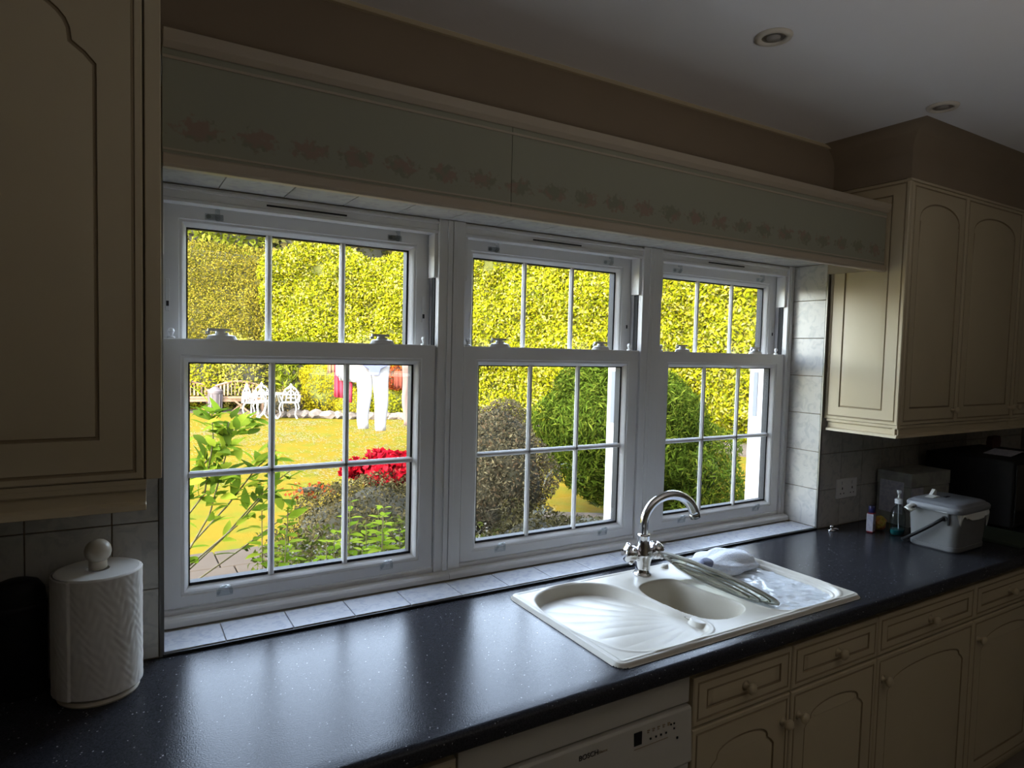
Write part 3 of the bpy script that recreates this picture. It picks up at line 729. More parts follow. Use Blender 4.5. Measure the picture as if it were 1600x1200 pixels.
# decorative raised end panel facing the window (faces -x)
door(r, 'end_panel', O, .002, .304, 1.3805, 2.308, 2.441, th=.019, mg=(.062, .052), rise=0, notch=0, plane='x')
r3, O3 = wcab('cream wall cabinet at the far right edge above the black microwave', 3.367, 4.0, [(3.369, 3.998, dict(ks=-1))])
def light_pelmet(r, O, x0, x1, left=None, right=None, zt=1.380):
    q = MB(O); pr_ = [(YD + .004, zt), (YD + .004, zt - .010), (YD + .012, zt - .014), (YD + .012, zt - .034), (YD + .002, zt - .038), (YD - .001, zt - .048), (YD + .024, zt - .048), (YD + .024, zt)]
    q.prism(pr_, x0, x1, 'x'); q.build('lower_moulding', cream, r, bevel=.0012)
    if left is not None:
        q = MB(O); q.prism([(left - (p[0] - YD), p[1]) for p in [(YD - .004, zt), (YD - .004, zt - .010), (YD - .012, zt - .014), (YD - .012, zt - .034), (YD - .002, zt - .038), (YD + .001, zt - .048), (YD - .024, zt - .048), (YD - .024, zt)]], YD + .003, -.012, 'y')
        q.build('lower_moulding', cream, r, bevel=.0012)
light_pelmet(r, O, 2.446, 3.365, left=2.441); light_pelmet(r3, O3, 3.367, 4.0)
# top beads of the right cabinets
q = MB(O); q.box(2.437, 3.365, YD - .004, YD + .016, 2.2985, 2.308); q.build('top_bead', cream, r, bevel=.002)
# left cabinet
r, O = wcab('large cream wall cabinet with arched door panel left of the windows', -.60, -.02, [(-.595, -.048, dict(mg=(.068, .074), rise=.12, notch=.035, ks=-1))])
q = MB(O); q.box(-.045, -.019, YD, YD + .02, 1.3805, 2.308); q.build('filler_strip', cream, r, bevel=.002)
light_pelmet(r, O, -.60, -.044, zt=1.372)
q = MB(O); q.box(-.60, -.044, YD + .004, YD + .024, 1.3722, 1.3803); q.build('lower_rail', cream, r)
r, O = wcab('cream wall cabinet at the far left beyond the large arched door', -1.2, -.602, [(-1.198, -.604, dict(mg=(.068, .074), rise=.12, notch=.035))])

# socket on the right splashback
so = thing('wall_socket', 'white double wall socket on the tiles right of the window', 'socket', (2.62, 0, 1.07)); O = so.location
q = MB(O); q.box(2.551, 2.695, -.009, -.0005, 1.028, 1.113); q.build('plate', pvc, so, bevel=.003)
for xx in (2.588, 2.66):
    q = MB(O)
    q.box(xx - .003, xx + .003, -.0095, -.0085, 1.066, 1.076)
    for s_ in (-1, 1): q.box(xx + s_ * .011 - .003, xx + s_ * .011 + .003, -.0095, -.0085, 1.047, 1.052)
    q.build('pin_holes', rubber, so)
    q = MB(O); q.box(xx - .007, xx + .007, -.013, -.009, 1.088, 1.103); q.build('rocker_switch', pvc, so, bevel=.001)

# recessed downlights
for i, (x, y, lb) in enumerate(((1.425, -.468, 'round white recessed ceiling light nearer the room centre, unlit'), (2.305, -.468, 'round white recessed ceiling light above the right cabinets, unlit'))):
    r = thing('ceiling_light', lb, 'light', (x, y, ZC), group='recessed ceiling lights')
    q = MB(); q.lathe([(.030, -.001), (.031, -.006), (.040, -.009), (.046, -.007), (.049, -.002), (.049, 0), (.030, 0)], (0, 0, 0), 'z', 40); q.build('trim_ring', wood_white, r, smooth=True)
    q = MB(); q.lathe([(.031, -.001), (.029, -.004), (.022, -.0025), (0, -.002)], (0, 0, 0), 'z', 32); q.build('reflector', lampin, r, smooth=True)
    q = MB(); q.lathe([(.018, -.003), (.017, -.006), (0, -.0075)], (0, 0, 0), 'z', 24); q.build('bulb', lampgl, r, smooth=True)

# ================================================================== THINGS ON THE WORKTOP
# paper roll on a wooden holder
px_, py_ = -.124, -.100
r = thing('paper_towel_roll', 'white embossed kitchen paper roll on a ball-topped holder', 'paper roll', (px_, py_, CT))
q = MB(); q.lathe([(0, 0), (.072, 0), (.074, .004), (.072, .010), (.060, .014), (.009, .014), (.009, .245), (0, .245)], (0, 0, 0), 'z', 40); smooth_angle(q.build('holder', wood_white, r), 40)
q = MB(); q.lathe([(0, .255), (.012, .255), (.0165, .258), (.0165, .272), (.014, .274)] + [(.0245 * math.sin(t), .292 - .0245 * math.cos(t)) for t in [PI * (.15 + .85 * k / 12) for k in range(13)]], (0, 0, 0), 'z', 28); q.build('ball_finial', wood_white, r, smooth=True)
nseg, nh = 240, 180; R0 = .0785; prof_ = []
co = []; fq = []
for j in range(nh + 1):
    z = .016 + .238 * j / nh
    for k in range(nseg):
        t = 2 * PI * k / nseg
        h1 = math.sin(42 * z * 1.9 + 2.2 * math.sin(t * 5)) ; h2 = math.sin(t * 22 + 3 * math.sin(z * 60)); e_ = .00035 * (math.sin(z * 260 + 5 * math.sin(t * 9 + z * 30)) * .6 + h1 * h2)
        rr_ = R0 + e_ + .0035 * sm(np.array((t - PI * 1.30) % (2 * PI) / 6.2)).item()
        if j in (0, nh): rr_ -= .003
        co.append((rr_ * math.cos(t), rr_ * math.sin(t), z))
for j in range(nh):
    for k in range(nseg): fq.append((j * nseg + k, j * nseg + (k + 1) % nseg, (j + 1) * nseg + (k + 1) % nseg, (j + 1) * nseg + k))
o = raw('paper_sheets', np.array(co), np.array(fq), paper, r, smooth=True)
q = MB(); q.lathe([(.0765, .254), (.074, .2555), (.021, .2555), (.020, .252), (.020, .20)], (0, 0, 0), 'z', 60); q.build('roll_top', paper, r, smooth=False)
# black container behind the roll
r = thing('black_container', 'black round-shouldered container against the tiles beside the paper roll', 'container', (-.262, -.04, CT))
q = MB(); q.lathe([(0, 0), (.045, 0), (.048, .006), (.048, .19), (.045, .215), (.034, .232), (.02, .237), (0, .238)], (0, 0, 0), 'z', 32, 1, .75); q.build('body', black, r, smooth=True)
q = MB(); q.lathe([(.0485, .178), (.0495, .180), (.0495, .186), (.0485, .188)], (0, 0, 0), 'z', 32, 1, .75); q.build('lid_seam', rubber, r, smooth=True)
r = thing('ceramic_cup', 'small pale pink rounded cup at the left end of the worktop', 'cup', (-.325, -.20, CT))
q = MB(); q.lathe([(0, 0), (.028, 0), (.038, .012), (.043, .035), (.041, .060), (.039, .060), (.040, .035), (.035, .014), (0, .006)], (0, 0, 0), 'z', 32); q.build('bowl', mat('pale_pink_glaze', (.5, .38, .34), .25), r, smooth=True)

# chrome plug lying by the reveal
r = thing('sink_strainer', 'small chrome ball-topped plug lying by the window reveal', 'plug', (2.472, -.042, CT))
q = MB(); q.lathe([(0, 0), (.016, 0), (.017, .003), (.006, .006), (.004, .010), (.008, .014), (.009, .018), (.006, .023), (0, .025)], (0, 0, 0), 'z', 20); q.build('plug_body', chrome, r, smooth=True)
q = MB(); q.tube([(.012, .006, .004), (.024, -.004, .006), (.03, -.012, .003)], .004, 8); q.build('lever', chrome, r, smooth=True)

# medicine-style bottle, wrapper, soap dispenser
r = thing('cleaner_bottle', 'small white and red bottle with navy cap on the worktop', 'bottle', (2.612, -.128, CT), rz=.25)
q = MB(); q.box(-.021, .021, -.012, .012, 0, .082); bmesh.ops.scale(q.bm, vec=(1, 1, 1), verts=q.bm.verts); q.build('bottle_body', redp, r, bevel=.004)
q = MB(); q.box(-.0218, .012, -.0128, .0125, .006, .078); q.build('label', labelw, r)
q = MB(); q.box(-.006, .003, -.0133, -.0128, .014, .034); q.build('barcode', navyp, r)
q = MB(); q.lathe([(0, .082), (.012, .082), (.0125, .084), (.0125, .107), (.011, .110), (0, .110)], (0, 0, 0), 'z', 20); smooth_angle(q.build('cap', navyp, r))
r = thing('sweet_packet', 'crumpled yellow and red packet behind the small red bottle', 'packet', (2.676, -.128, CT))
q = MB(); bmesh.ops.create_icosphere(q.bm, subdivisions=3, radius=1)
for v in q.bm.verts:
    x, y, z = v.co; v.co = Vector((x * .032, y * .020, max(0, z * .032 + .028))) * 1.0 + Vector((random.uniform(-.004, .004), random.uniform(-.004, .004), random.uniform(0, .004)))
q.build('wrapper', yelp, r)
r = thing('soap_dispenser', 'clear pump bottle with a little teal soap left on the worktop', 'dispenser', (2.668, -.205, CT))
q = MB(); q.lathe([(0, .001), (.030, .001), (.034, .005), (.036, .03), (.0365, .07), (.033, .095), (.024, .112), (.014, .122), (.012, .126), (.012, .134)], (0, 0, 0), 'z', 36, 1.0, .72); q.build('bottle_body', clearp, r, smooth=True)
q = MB(); q.lathe([(0, .003), (.0285, .003), (.032, .007), (.0335, .024), (0, .024)], (0, 0, 0), 'z', 32, 1, .70); smooth_angle(q.build('liquid_soap', teal, r))
q = MB(); q.lathe([(.0135, .130), (.0145, .131), (.0145, .148), (.010, .152), (.0045, .153), (.004, .172), (.008, .173), (.009, .182), (.006, .185), (0, .185)], (0, 0, 0), 'z', 20)
q.tube([(0, 0, .179), (-.018, -.008, .179), (-.028, -.012, .174)], [.0055, .0045, .0035], 8); smooth_angle(q.build('pump', pvc_clear, r))
q = MB(); q.tube([(0, 0, .13), (.004, 0, .07), (.010, 0, .012)], .002, 6); q.build('dip_tube', pvc_clear, r)
# cardboard box
r = thing('cardboard_box', 'grey printed cardboard box standing on the worktop by the back tiles', 'box', (2.98, -.10, CT), rz=-.05)
q = MB(); q.box(-.145, .145, -.075, .075, 0, .17); q.build('box_body', boxm, r, bevel=.002)
q = MB(); q.box(-.147, .147, -.077, .077, .172, .232); q.build('lid', boxm, r, bevel=.002)
q = MB(); q.box(-.150, -.1472, -.045, .060, .05, .19); q.box(-.147, -.06, -.0795, -.0772, .05, .17); q.build('label', labelw, r)

# microwave
r = thing('microwave', 'black microwave oven in the shadow under the right wall cabinets', 'microwave', (3.44, -.235, CT), rz=0)
q = MB(); q.box(-.26, .26, -.17, .19, .012, .30); q.build('body', black, r, bevel=.006)
q = MB(); q.box(-.25, .12, -.178, -.1705, .025, .285); d_ = q.build('door', mat('black_gloss_glass', (.01, .01, .011), .08), r, bevel=.003)
q = MB(); q.tube([(.10, -.178, .05), (.10, -.198, .06), (.10, -.198, .25), (.10, -.178, .26)], .006, 10); q.build('handle', black, d_, smooth=True)
q = MB(); q.box(.125, .25, -.176, -.1705, .025, .285); p_ = q.build('control_panel', mat('dark_grey_plastic', (.03, .03, .03), .4), r, bevel=.002)
for a_ in range(3):
    for c_ in range(4): q = MB(); q.box(.143 + a_ * .032, .165 + a_ * .032, -.178, -.1762, .05 + c_ * .03, .068 + c_ * .03); q.build('button', greyplas, p_)
for sx in (-1, 1):
    for sy in (-1, 1): q = MB(); q.lathe([(0, 0), (.014, 0), (.012, .012), (0, .012)], (sx * .22, sy * .14, 0), 'z', 12); q.build('foot', rubber, r)
r = thing('folded_leaflet', 'pale folded leaflet lying on top of the microwave', 'leaflet', (3.44, -.28, CT + .301))
q = MB(); q.prism([(-.11, 0), (0, .014), (.12, .001), (.12, .003), (0, .017), (-.11, .002)], -.05, .06, 'y'); q.build('paper_sheet', labelw, r)
r = thing('food_packet', 'small dark red packet standing on top of the microwave at the back', 'packet', (3.62, -.14, CT + .3005))
q = MB(); q.prism([(-.04, 0), (.04, 0), (.045, .03), (.036, .058), (-.034, .056), (-.044, .03)], -.015, .015, 'y'); q.build('wrapper', mat('dull_red_card', (.10, .03, .025), .6), r, bevel=.004)

# compost caddy
r = thing('compost_caddy', 'grey plastic food caddy with white liner and black carry handle', 'caddy', (2.705, -.375, CT), rz=.02)
def rrect(w_, d_, rad_, z, n=6):
    P = []
    for sx, sy, a0 in ((1, 1, 0), (-1, 1, PI / 2), (-1, -1, PI), (1, -1, 3 * PI / 2)):
        for k in range(n + 1): t = a0 + PI / 2 * k / n; P.append(((sx * (w_ / 2 - rad_)) + rad_ * math.cos(t), (sy * (d_ / 2 - rad_)) + rad_ * math.sin(t), z))
    return P
def loft(q, rings, cap0=True, cap1=True):
    V = [[q.v(p) for p in R] for R in rings]; n = len(V[0])
    for A, B in zip(V, V[1:]):
        for k in range(n): q.bm.faces.new((A[k], A[(k + 1) % n], B[(k + 1) % n], B[k]))
    if cap0: q.bm.faces.new(V[0][::-1])
    if cap1: q.bm.faces.new(V[-1])
q = MB(); loft(q, [rrect(.225, .165, .03, 0), rrect(.235, .175, .032, .005), rrect(.237, .177, .032, .020), rrect(.232, .172, .03, .022), rrect(.250, .190, .034, .152)]); smooth_angle(q.build('bucket', greyplas, r), 40)
q = MB(); loft(q, [rrect(.262, .200, .036, .150), rrect(.268, .206, .038, .154), rrect(.270, .208, .038, .166), rrect(.262, .200, .036, .173), rrect(.248, .186, .034, .175), rrect(.240, .178, .034, .181), rrect(.225, .165, .03, .184)]); lid = smooth_angle(q.build('lid', mat('blue_grey_plastic', (.20, .21, .23), .35), r), 40)
q = MB(); q.box(.0, .035, .01, .02, .184, .186); q.build('lid_mark', rubber, lid)
q = MB(); pts_ = [(-.131, .018, .128), (-.146, .018, .12), (-.168, -.02, .085), (-.190, -.062, .045)]
q.tube([(-.127, -.045, .128), (-.134, -.04, .126), (-.138, -.01, .098), (-.138, .05, .050), (-.137, .092, .018), (-.12, .106, .012), (0, .108, .011), (.12, .106, .012), (.137, .092, .018), (.138, .05, .050), (.138, -.01, .098), (.134, -.04, .126), (.127, -.045, .128)], .0055, 8, flat=1.2); q.build('carry_handle', black, r, smooth=True)
q = MB(); q.lathe([(0, 0), (.010, 0), (.010, .006), (0, .007)], (-.129, -.045, .128), 'x', 12); q.box(-.1305, -.124, -.062, -.057, .105, .148); q.build('pivot', black, r)
# liner bag hanging out all round under the lid
n = 140; co = []; fq = []
for k in range(n + 1):
    t = 2 * PI * k / n; cx_, sx_ = math.cos(t), math.sin(t)
    sgn = lambda v: math.copysign(abs(v) ** .35, v)
    bx, by = .131 * sgn(cx_), .101 * sgn(sx_)
    G_ = lambda m_, s_: math.exp(-((t - m_) / s_) ** 2)
    drop = .004 + .045 * G_(4.02, .16) + .026 * G_(4.75, .45) + .075 * G_(5.62, .14) + .02 * G_(2.6, .2) + .03 * G_(.4, .5)
    for j in range(6):
        u = j / 5; rip = 1 + .02 * math.sin(t * 17 + u * 3) * (u + .2)
        co.append((bx * rip * (.965 + .05 * math.sin(u * PI / 2)), by * rip * (.965 + .06 * math.sin(u * PI / 2)), .157 - u * drop - .003 * math.sin(t * 23) * u * (drop > .01)))
for k in range(n):
    for j in range(5): fq.append((k * 6 + j, (k + 1) * 6 + j, (k + 1) * 6 + j + 1, k * 6 + j + 1))
raw('liner_bag', np.array(co), np.array(fq), whitefilm, r, smooth=True)
q = MB(); q.tube([(-.120, .05, .160), (-.140, .07, .158), (-.160, .072, .150), (-.156, .064, .141), (-.140, .056, .146)], [.008, .012, .013, .010, .004], 7, flat=.6); q.build('liner_knot', whitefilm, r, smooth=True)
q = MB(); q.prism([(-.03, .183), (.0, .210), (.012, .204), (.010, .184)], .050, .062, 'y'); q.prism([(-.07, .183), (-.02, .190), (0, .184)], .03, .06, 'y'); q.build('liner_corner', whitefilm, r)
r = thing('chopping_board', 'dark green board lying flat on the worktop at the right edge', 'board', (3.02, -.42, CT), rz=.05)
q = MB(); q.box(-.11, .13, -.12, .12, 0, .012); q.build('board_slab', mat('dark_green_plastic', (.05, .07, .05), .4), r, bevel=.003)

# ================================================================== GARDEN
GZ = -.2
LEAFK = np.array([.27, .25, .17])
def leaves(name, P, N, L, W, cols, m, parent=None, kind='stuff', fold=.25, droop=0, jitter=.6):
    """P points (n,3), N mean normals (n,3), L lengths (n,), W widths; one folded four-triangle leaf each"""
    n = len(P); r = RNG
    N = N + r.normal(0, jitter, (n, 3)); N /= np.linalg.norm(N, axis=1, keepdims=True) + 1e-9
    D = r.normal(0, 1, (n, 3)); D[:, 2] -= droop; D -= (D * N).sum(1, keepdims=True) * N; D /= np.linalg.norm(D, axis=1, keepdims=True) + 1e-9
    Sd = np.cross(N, D); L = L[:, None]; W = W[:, None]
    base = P - D * L * .5; tip_ = P + D * L * .5 - N * L * .1
    mid = P - D * L * .05 + N * L * .03
    l_ = mid + Sd * W * .5 + N * W * fold; r_ = mid - Sd * W * .5 + N * W * fold
    co = np.stack([base, l_, tip_, r_, mid], 1).reshape(-1, 3)
    i0 = np.arange(n)[:, None] * 5
    F_ = np.concatenate([i0 + np.array([[0, 4, 1]]), i0 + np.array([[4, 2, 1]]), i0 + np.array([[0, 3, 4]]), i0 + np.array([[4, 3, 2]])], 1).reshape(-1, 3)
    return raw(name, co, F_, m, parent, np.repeat(cols, 5, 0), kind)
def pick(n, palette, var=.12, wts=None):
    pal = np.array(palette); k = RNG.choice(len(pal), n, p=wts); c = pal[k] * (1 + RNG.normal(0, var, (n, 1)))
    return np.clip(c * LEAFK, .0015, .95)
def blob_pts(n, c, R, lump=.18, shell=.25, zmin=None, seed=0, squash=1):
    """points near the surface of a lumpy ellipsoid; returns positions and outward normals"""
    d = RNG.normal(0, 1, (n, 3)); d /= np.linalg.norm(d, axis=1, keepdims=True)
    k = 1 + lump * (np.sin(d[:, 0] * 5 + seed) * np.sin(d[:, 1] * 6 + seed * 2) + np.sin(d[:, 2] * 7 + d[:, 0] * 4 + seed * 3)) * .5
    rr_ = k * (1 - shell * RNG.random(n) ** 1.5); P = np.array(c) + d * np.array(R) * rr_[:, None]
    if zmin is not None: m_ = P[:, 2] > zmin; P, d = P[m_], d[m_]
    nrm_ = d / np.array(R); nrm_ /= np.linalg.norm(nrm_, axis=1, keepdims=True)
    return P, nrm_
def core(name, c, R, m, parent, lump=.12, seed=0, k_=.72):
    q = MB(); bmesh.ops.create_icosphere(q.bm, subdivisions=3, radius=1)
    for v in q.bm.verts:
        x, y, z = v.co; k = (1 + lump * (math.sin(x * 5 + seed) * math.sin(y * 6 + seed) + math.sin(z * 7 + x * 4)) * .5) * k_
        v.co = Vector((c[0] + x * R[0] * k, c[1] + y * R[1] * k, max(GZ + .01, c[2] + z * R[2] * k)))
    return q.build(name, m, parent, smooth=True)
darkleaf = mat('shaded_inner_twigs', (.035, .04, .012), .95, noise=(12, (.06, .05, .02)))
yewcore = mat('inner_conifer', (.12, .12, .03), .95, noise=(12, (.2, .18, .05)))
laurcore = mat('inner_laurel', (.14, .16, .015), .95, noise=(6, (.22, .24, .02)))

# ground
b = MB(); b.box(-40, 60, -30, 60, GZ - .3, GZ)
def lawn_mat():
    m = mat('daisied_lawn', (.150, .098, .012), 1.0, spec=0, noise=(3.5, (.100, .100, .013), .16), bump=(160, .9, .03)); return m
lawn = struct(b.build('lawn', lawn_mat()))
b = MB(); b.box(-5, 40, .34, 1.2, GZ + .001, GZ + .03); struct(b.build('patio', pave))
q = MB(); q.prism([(-5, 1.2), (9, 1.2), (8.6, 2.6), (5.5, 3.4), (3.6, 4.6), (2.0, 4.2), (1.3, 3.3), (1.15, 2.2), (-5, 2.1)], GZ, GZ + .035, 'z'); struct(q.build('soil_bed', soil))
q = MB(); q.prism([(-5, 16.9), (2.0, 16.9), (3.4, 15.6), (6.4, 14.1), (8.6, 10.2), (9.6, 6.3), (11.2, 1.0), (30, 1), (30, 30), (-5, 30)], GZ, GZ + .03, 'z'); struct(q.build('soil_bed', soil))
# slabs of the patch of paving seen at the left bottom of window 1
ps = srt('paving_strip', (.55, 3.7, GZ))
for k in range(4):
    q = MB(ps.location); x = -.75 + k * .46; q.box(x, x + .45, 3.95, 4.4, GZ + .001, GZ + .035); q.build('slab', pave, ps, bevel=.006, seg=1)
    q = MB(ps.location); q.box(x + .1, x + .55, 3.49, 3.94, GZ + .001, GZ + .035); q.build('slab', pave, ps, bevel=.006, seg=1)
dn = 26000; dx_ = RNG.uniform(.6, 7.5, dn); dy_ = RNG.uniform(6.5, 14.6, dn)
ok = (vnoise(dx_ + 3, dy_, .9, 5) + vnoise(dx_, dy_, 2.2, 6) * .5 + RNG.normal(0, .28, dn) > .95) & (dy_ < 14.9 - dx_ * .22) & (dy_ > 5.5)
dx_, dy_ = dx_[ok], dy_[ok]; n = len(dx_); a_ = np.arange(6) * PI / 3
co = np.zeros((n, 6, 3)); rr_ = RNG.uniform(.010, .020, n)[:, None]
co[..., 0] = dx_[:, None] + rr_ * np.cos(a_); co[..., 1] = dy_[:, None] + rr_ * np.sin(a_); co[..., 2] = GZ + .035 + rr_ * .5 * np.sin(a_ + 4)
o = raw('daisies', co.reshape(-1, 3), np.arange(n * 6).reshape(-1, 6), mat('daisy_petals', (.42, .42, .36), .8), None, kind='stuff'); tag(o, 'white daisies scattered over the sunlit lawn', 'flowers')

# house eaves and roof over this room (they shade the near bed)
b = MB(); b.prism([(.75, 2.68), (.75, 2.80), (-1.7, 4.0), (-4.2, 2.80), (-4.2, 2.68)], X0 - .4, X1 + .6, 'x'); struct(b.build('roof', rooft))

# ---- hedges
def hedge(label, name, pts_, h, n, L, Wd, pal, m, corem, wob=.18, seed=0, top=True, jit=.6, big=0, thick=1.2, hvar=.15):
    r = thing(name, label, 'hedge', (pts_[0][0], pts_[0][1], GZ)); O_ = np.array(r.location)
    seg_ = [np.array(b_) - np.array(a_) for a_, b_ in zip(pts_, pts_[1:])]; ln = np.array([np.linalg.norm(s_) for s_ in seg_]); cum = np.concatenate([[0], np.cumsum(ln)])
    def surf(t, z):     # t along, z 0..1
        k = np.clip(np.searchsorted(cum, t, 'right') - 1, 0, len(ln) - 1); u = (t - cum[k]) / ln[k]
        A = np.array(pts_)[k] + np.array(seg_)[k] * u[:, None]; d = np.array(seg_)[k] / ln[k][:, None]
        nr = np.stack([d[:, 1], -d[:, 0]], -1)   # towards the house
        H = h * (1 + hvar * (vnoise(t, t * 0, .6, seed + 9) - .5))
        off = wob * (vnoise(t, z * H, 1.3, seed) - .5) * 2 + wob * .5 * (vnoise(t, z * H, 3.1, seed + 1) - .5) * 2 - .35 * np.clip(z - .86, 0, 1) ** 2 * 20
        P = np.concatenate([A + nr * off[:, None], (GZ + z * H)[:, None]], 1)
        return P, np.concatenate([nr, np.full((len(t), 1), .25)], 1)
    # core
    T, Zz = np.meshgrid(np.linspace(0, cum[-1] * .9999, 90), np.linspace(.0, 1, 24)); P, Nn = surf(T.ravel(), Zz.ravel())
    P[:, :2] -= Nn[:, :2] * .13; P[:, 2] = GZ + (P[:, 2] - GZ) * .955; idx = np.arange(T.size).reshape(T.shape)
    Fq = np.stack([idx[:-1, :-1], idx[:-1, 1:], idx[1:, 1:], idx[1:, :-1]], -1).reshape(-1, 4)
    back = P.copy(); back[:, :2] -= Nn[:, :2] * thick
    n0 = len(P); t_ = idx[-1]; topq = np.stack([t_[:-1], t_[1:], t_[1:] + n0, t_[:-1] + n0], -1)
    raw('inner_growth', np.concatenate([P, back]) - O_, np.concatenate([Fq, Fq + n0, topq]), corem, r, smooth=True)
    t = RNG.random(n) * cum[-1] * .9999; z = RNG.random(n) ** .9; P, Nn = surf(t, z)
    P[:, :2] += Nn[:, :2] * RNG.uniform(-.10, .05, n)[:, None]; P[:, 2] += RNG.normal(0, .03, n)
    L_ = L * RNG.uniform(.6, 1.25, n)
    c = pick(n, pal, .2) * .92; shade = vnoise(t, z * h, 1.7, seed + 4); c *= (.78 + .44 * shade)[:, None]
    if big:     # the nearest leaves stand out singly
        leafmesh = None
        lm = leaf_mat('laurel_leaf', .35, .3, .2)
        # one leaf mesh per tint
        srcs = []
        for kk_, cc_ in enumerate(pal[:4]):
            q_ = raw('leaf', np.array([[0, 0, 0], [.028, .05, .006], [0, .15, -.015], [-.028, .05, .006], [0, .06, 0]]), np.array([[0, 4, 1], [4, 2, 1], [0, 3, 4], [4, 3, 2]]), lm, r, np.array([cc_] * 5) * LEAFK); srcs.append(q_)
        tt = cum[-1] * RNG.uniform(*big, 290); zz_ = RNG.uniform(.3, .98, 290); PP, NN = surf(tt, zz_); PP[:, :2] += NN[:, :2] * .06
        for j_ in range(290):
            nv = (Vector(NN[j_]) + Vector(RNG.normal(0, .5, 3))).normalized(); o_ = srcs[j_ % 4] if j_ < 4 else inst(srcs[j_ % 4], r)
            o_.location = Vector(PP[j_] - O_); o_.rotation_euler = (nv.to_track_quat('Z', 'Y').to_matrix() @ Matrix.Rotation(RNG.uniform(0, 6.28), 3, 'Z')).to_euler()
            s_ = RNG.uniform(.9, 1.5); o_.scale = (s_, s_, s_)
    leaves('foliage', P - O_, Nn, L_, L_ * Wd, c, m, r, droop=.3, jitter=jit)
    return r
YEL = [(.60, .60, .03), (.48, .55, .025), (.70, .68, .06), (.36, .44, .02), (.24, .30, .03), (.80, .80, .30)]  # last, palest tint paints highlights onto random laurel leaves
hedge('tall tan-green clipped conifer hedge behind the benches, left of the laurel', 'conifer_hedge', [(-3, 18.9), (.5, 18.6), (3.9, 18.3)], 4.55, 52000, .075, .38, [(.50, .44, .07), (.42, .40, .06), (.60, .50, .10), (.30, .29, .05), (.22, .22, .04)], leafdull, yewcore, .10, 3, hvar=.04)
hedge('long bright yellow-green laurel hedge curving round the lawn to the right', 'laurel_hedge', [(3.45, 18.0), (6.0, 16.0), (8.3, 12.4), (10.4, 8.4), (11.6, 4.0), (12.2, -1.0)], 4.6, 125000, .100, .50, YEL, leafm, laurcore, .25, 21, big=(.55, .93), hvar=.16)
# dark hollow and lighter shrubs under the conifer hedge
def shrub(name, label, c, R, n, L, Wd, pal, m=None, lump=.18, shell=.3, corem=None, seed=0, group=None, jit=.7, stem=None, cat='shrub', k_=.78, var=.12, droop=0):
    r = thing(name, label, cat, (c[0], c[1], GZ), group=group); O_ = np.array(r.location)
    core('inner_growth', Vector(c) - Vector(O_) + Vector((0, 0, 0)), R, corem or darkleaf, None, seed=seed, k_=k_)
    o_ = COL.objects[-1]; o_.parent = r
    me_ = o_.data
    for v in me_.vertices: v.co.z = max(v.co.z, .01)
    P, Nn = blob_pts(n, c, R, lump, shell, GZ + .02, seed); n = len(P); L_ = L * RNG.uniform(.6, 1.3, n)
    leaves('foliage', P - O_, Nn, L_, L_ * Wd, pick(n, pal, var), m or leafm, r, jitter=jit, droop=droop)
    if stem:
        q = MB(O_)
        for k in range(stem): a = k * 2.4; q.tube([(c[0] + .05 * math.cos(a), c[1] + .05 * math.sin(a), GZ + .01), (c[0] + R[0] * .3 * math.cos(a), c[1] + R[1] * .3 * math.sin(a), GZ + (c[2] - GZ) * .5), (c[0] + R[0] * .55 * math.cos(a), c[1] + R[1] * .55 * math.sin(a), c[2] + R[2] * .3)], [.022, .015, .006], 6)
        q.build('stems', bark, r)
    return r
shrub('rounded_shrub', 'bright yellow-green rounded shrub behind the wooden bench and grey bin', (2.05, 17.85, .50), (.8, .5, .85), 5000, .09, .5, [(.55, .55, .04), (.42, .48, .04), (.65, .62, .08)], seed=1)
shrub('rounded_shrub', 'dark green loose shrub at the far left behind the first bench', (1.1, 18.0, .75), (.8, .4, 1.0), 4200, .10, .45, [(.22, .28, .03), (.36, .40, .05), (.14, .18, .03)], seed=2)
shrub('rounded_shrub', 'pale variegated shrub behind the white garden furniture', (3.0, 17.7, .65), (.85, .55, 1.15), 6000, .09, .5, [(.62, .62, .16), (.5, .54, .08), (.7, .66, .25)], seed=3)
shrub('arching_shrub', 'dark arching long-leaved shrub between the pale and golden shrubs', (4.15, 16.7, .85), (.6, .4, .95), 2200, .22, .22, [(.32, .42, .04), (.2, .28, .03), (.45, .5, .1)], seed=4, droop=1.2)
shrub('golden_shrub', 'large round golden shrub in the middle of the far border', (4.85, 15.75, .55), (.85, .7, .95), 9000, .065, .5, [(.68, .58, .03), (.58, .55, .03), (.75, .66, .06)], seed=5, corem=laurcore)
shrub('golden_shrub', 'small golden mounded shrub on the rock edging under the washing', (5.15, 14.75, .12), (.55, .45, .42), 4200, .055, .5, [(.72, .62, .05), (.60, .55, .04)], seed=6, corem=laurcore)
shrub('border_shrub', 'yellow-green border shrub behind the white trousers', (6.1, 14.6, .35), (.75, .5, .75), 5000, .08, .5, [(.58, .60, .04), (.45, .52, .04)], seed=7, corem=laurcore)
shrub('red_leaf_shrub', 'red-leaved shrub glimpsed behind the washing line', (6.05, 14.1, .85), (.34, .28, .34), 1600, .06, .5, [(.55, .10, .04), (.42, .06, .04), (.6, .2, .08)], seed=8)
shrub('low_plant', 'low pinkish twiggy plant behind the white garden chair', (3.75, 15.9, .12), (.55, .3, .38), 1600, .06, .3, [(.55, .42, .25), (.6, .5, .35), (.42, .35, .1)], seed=9)
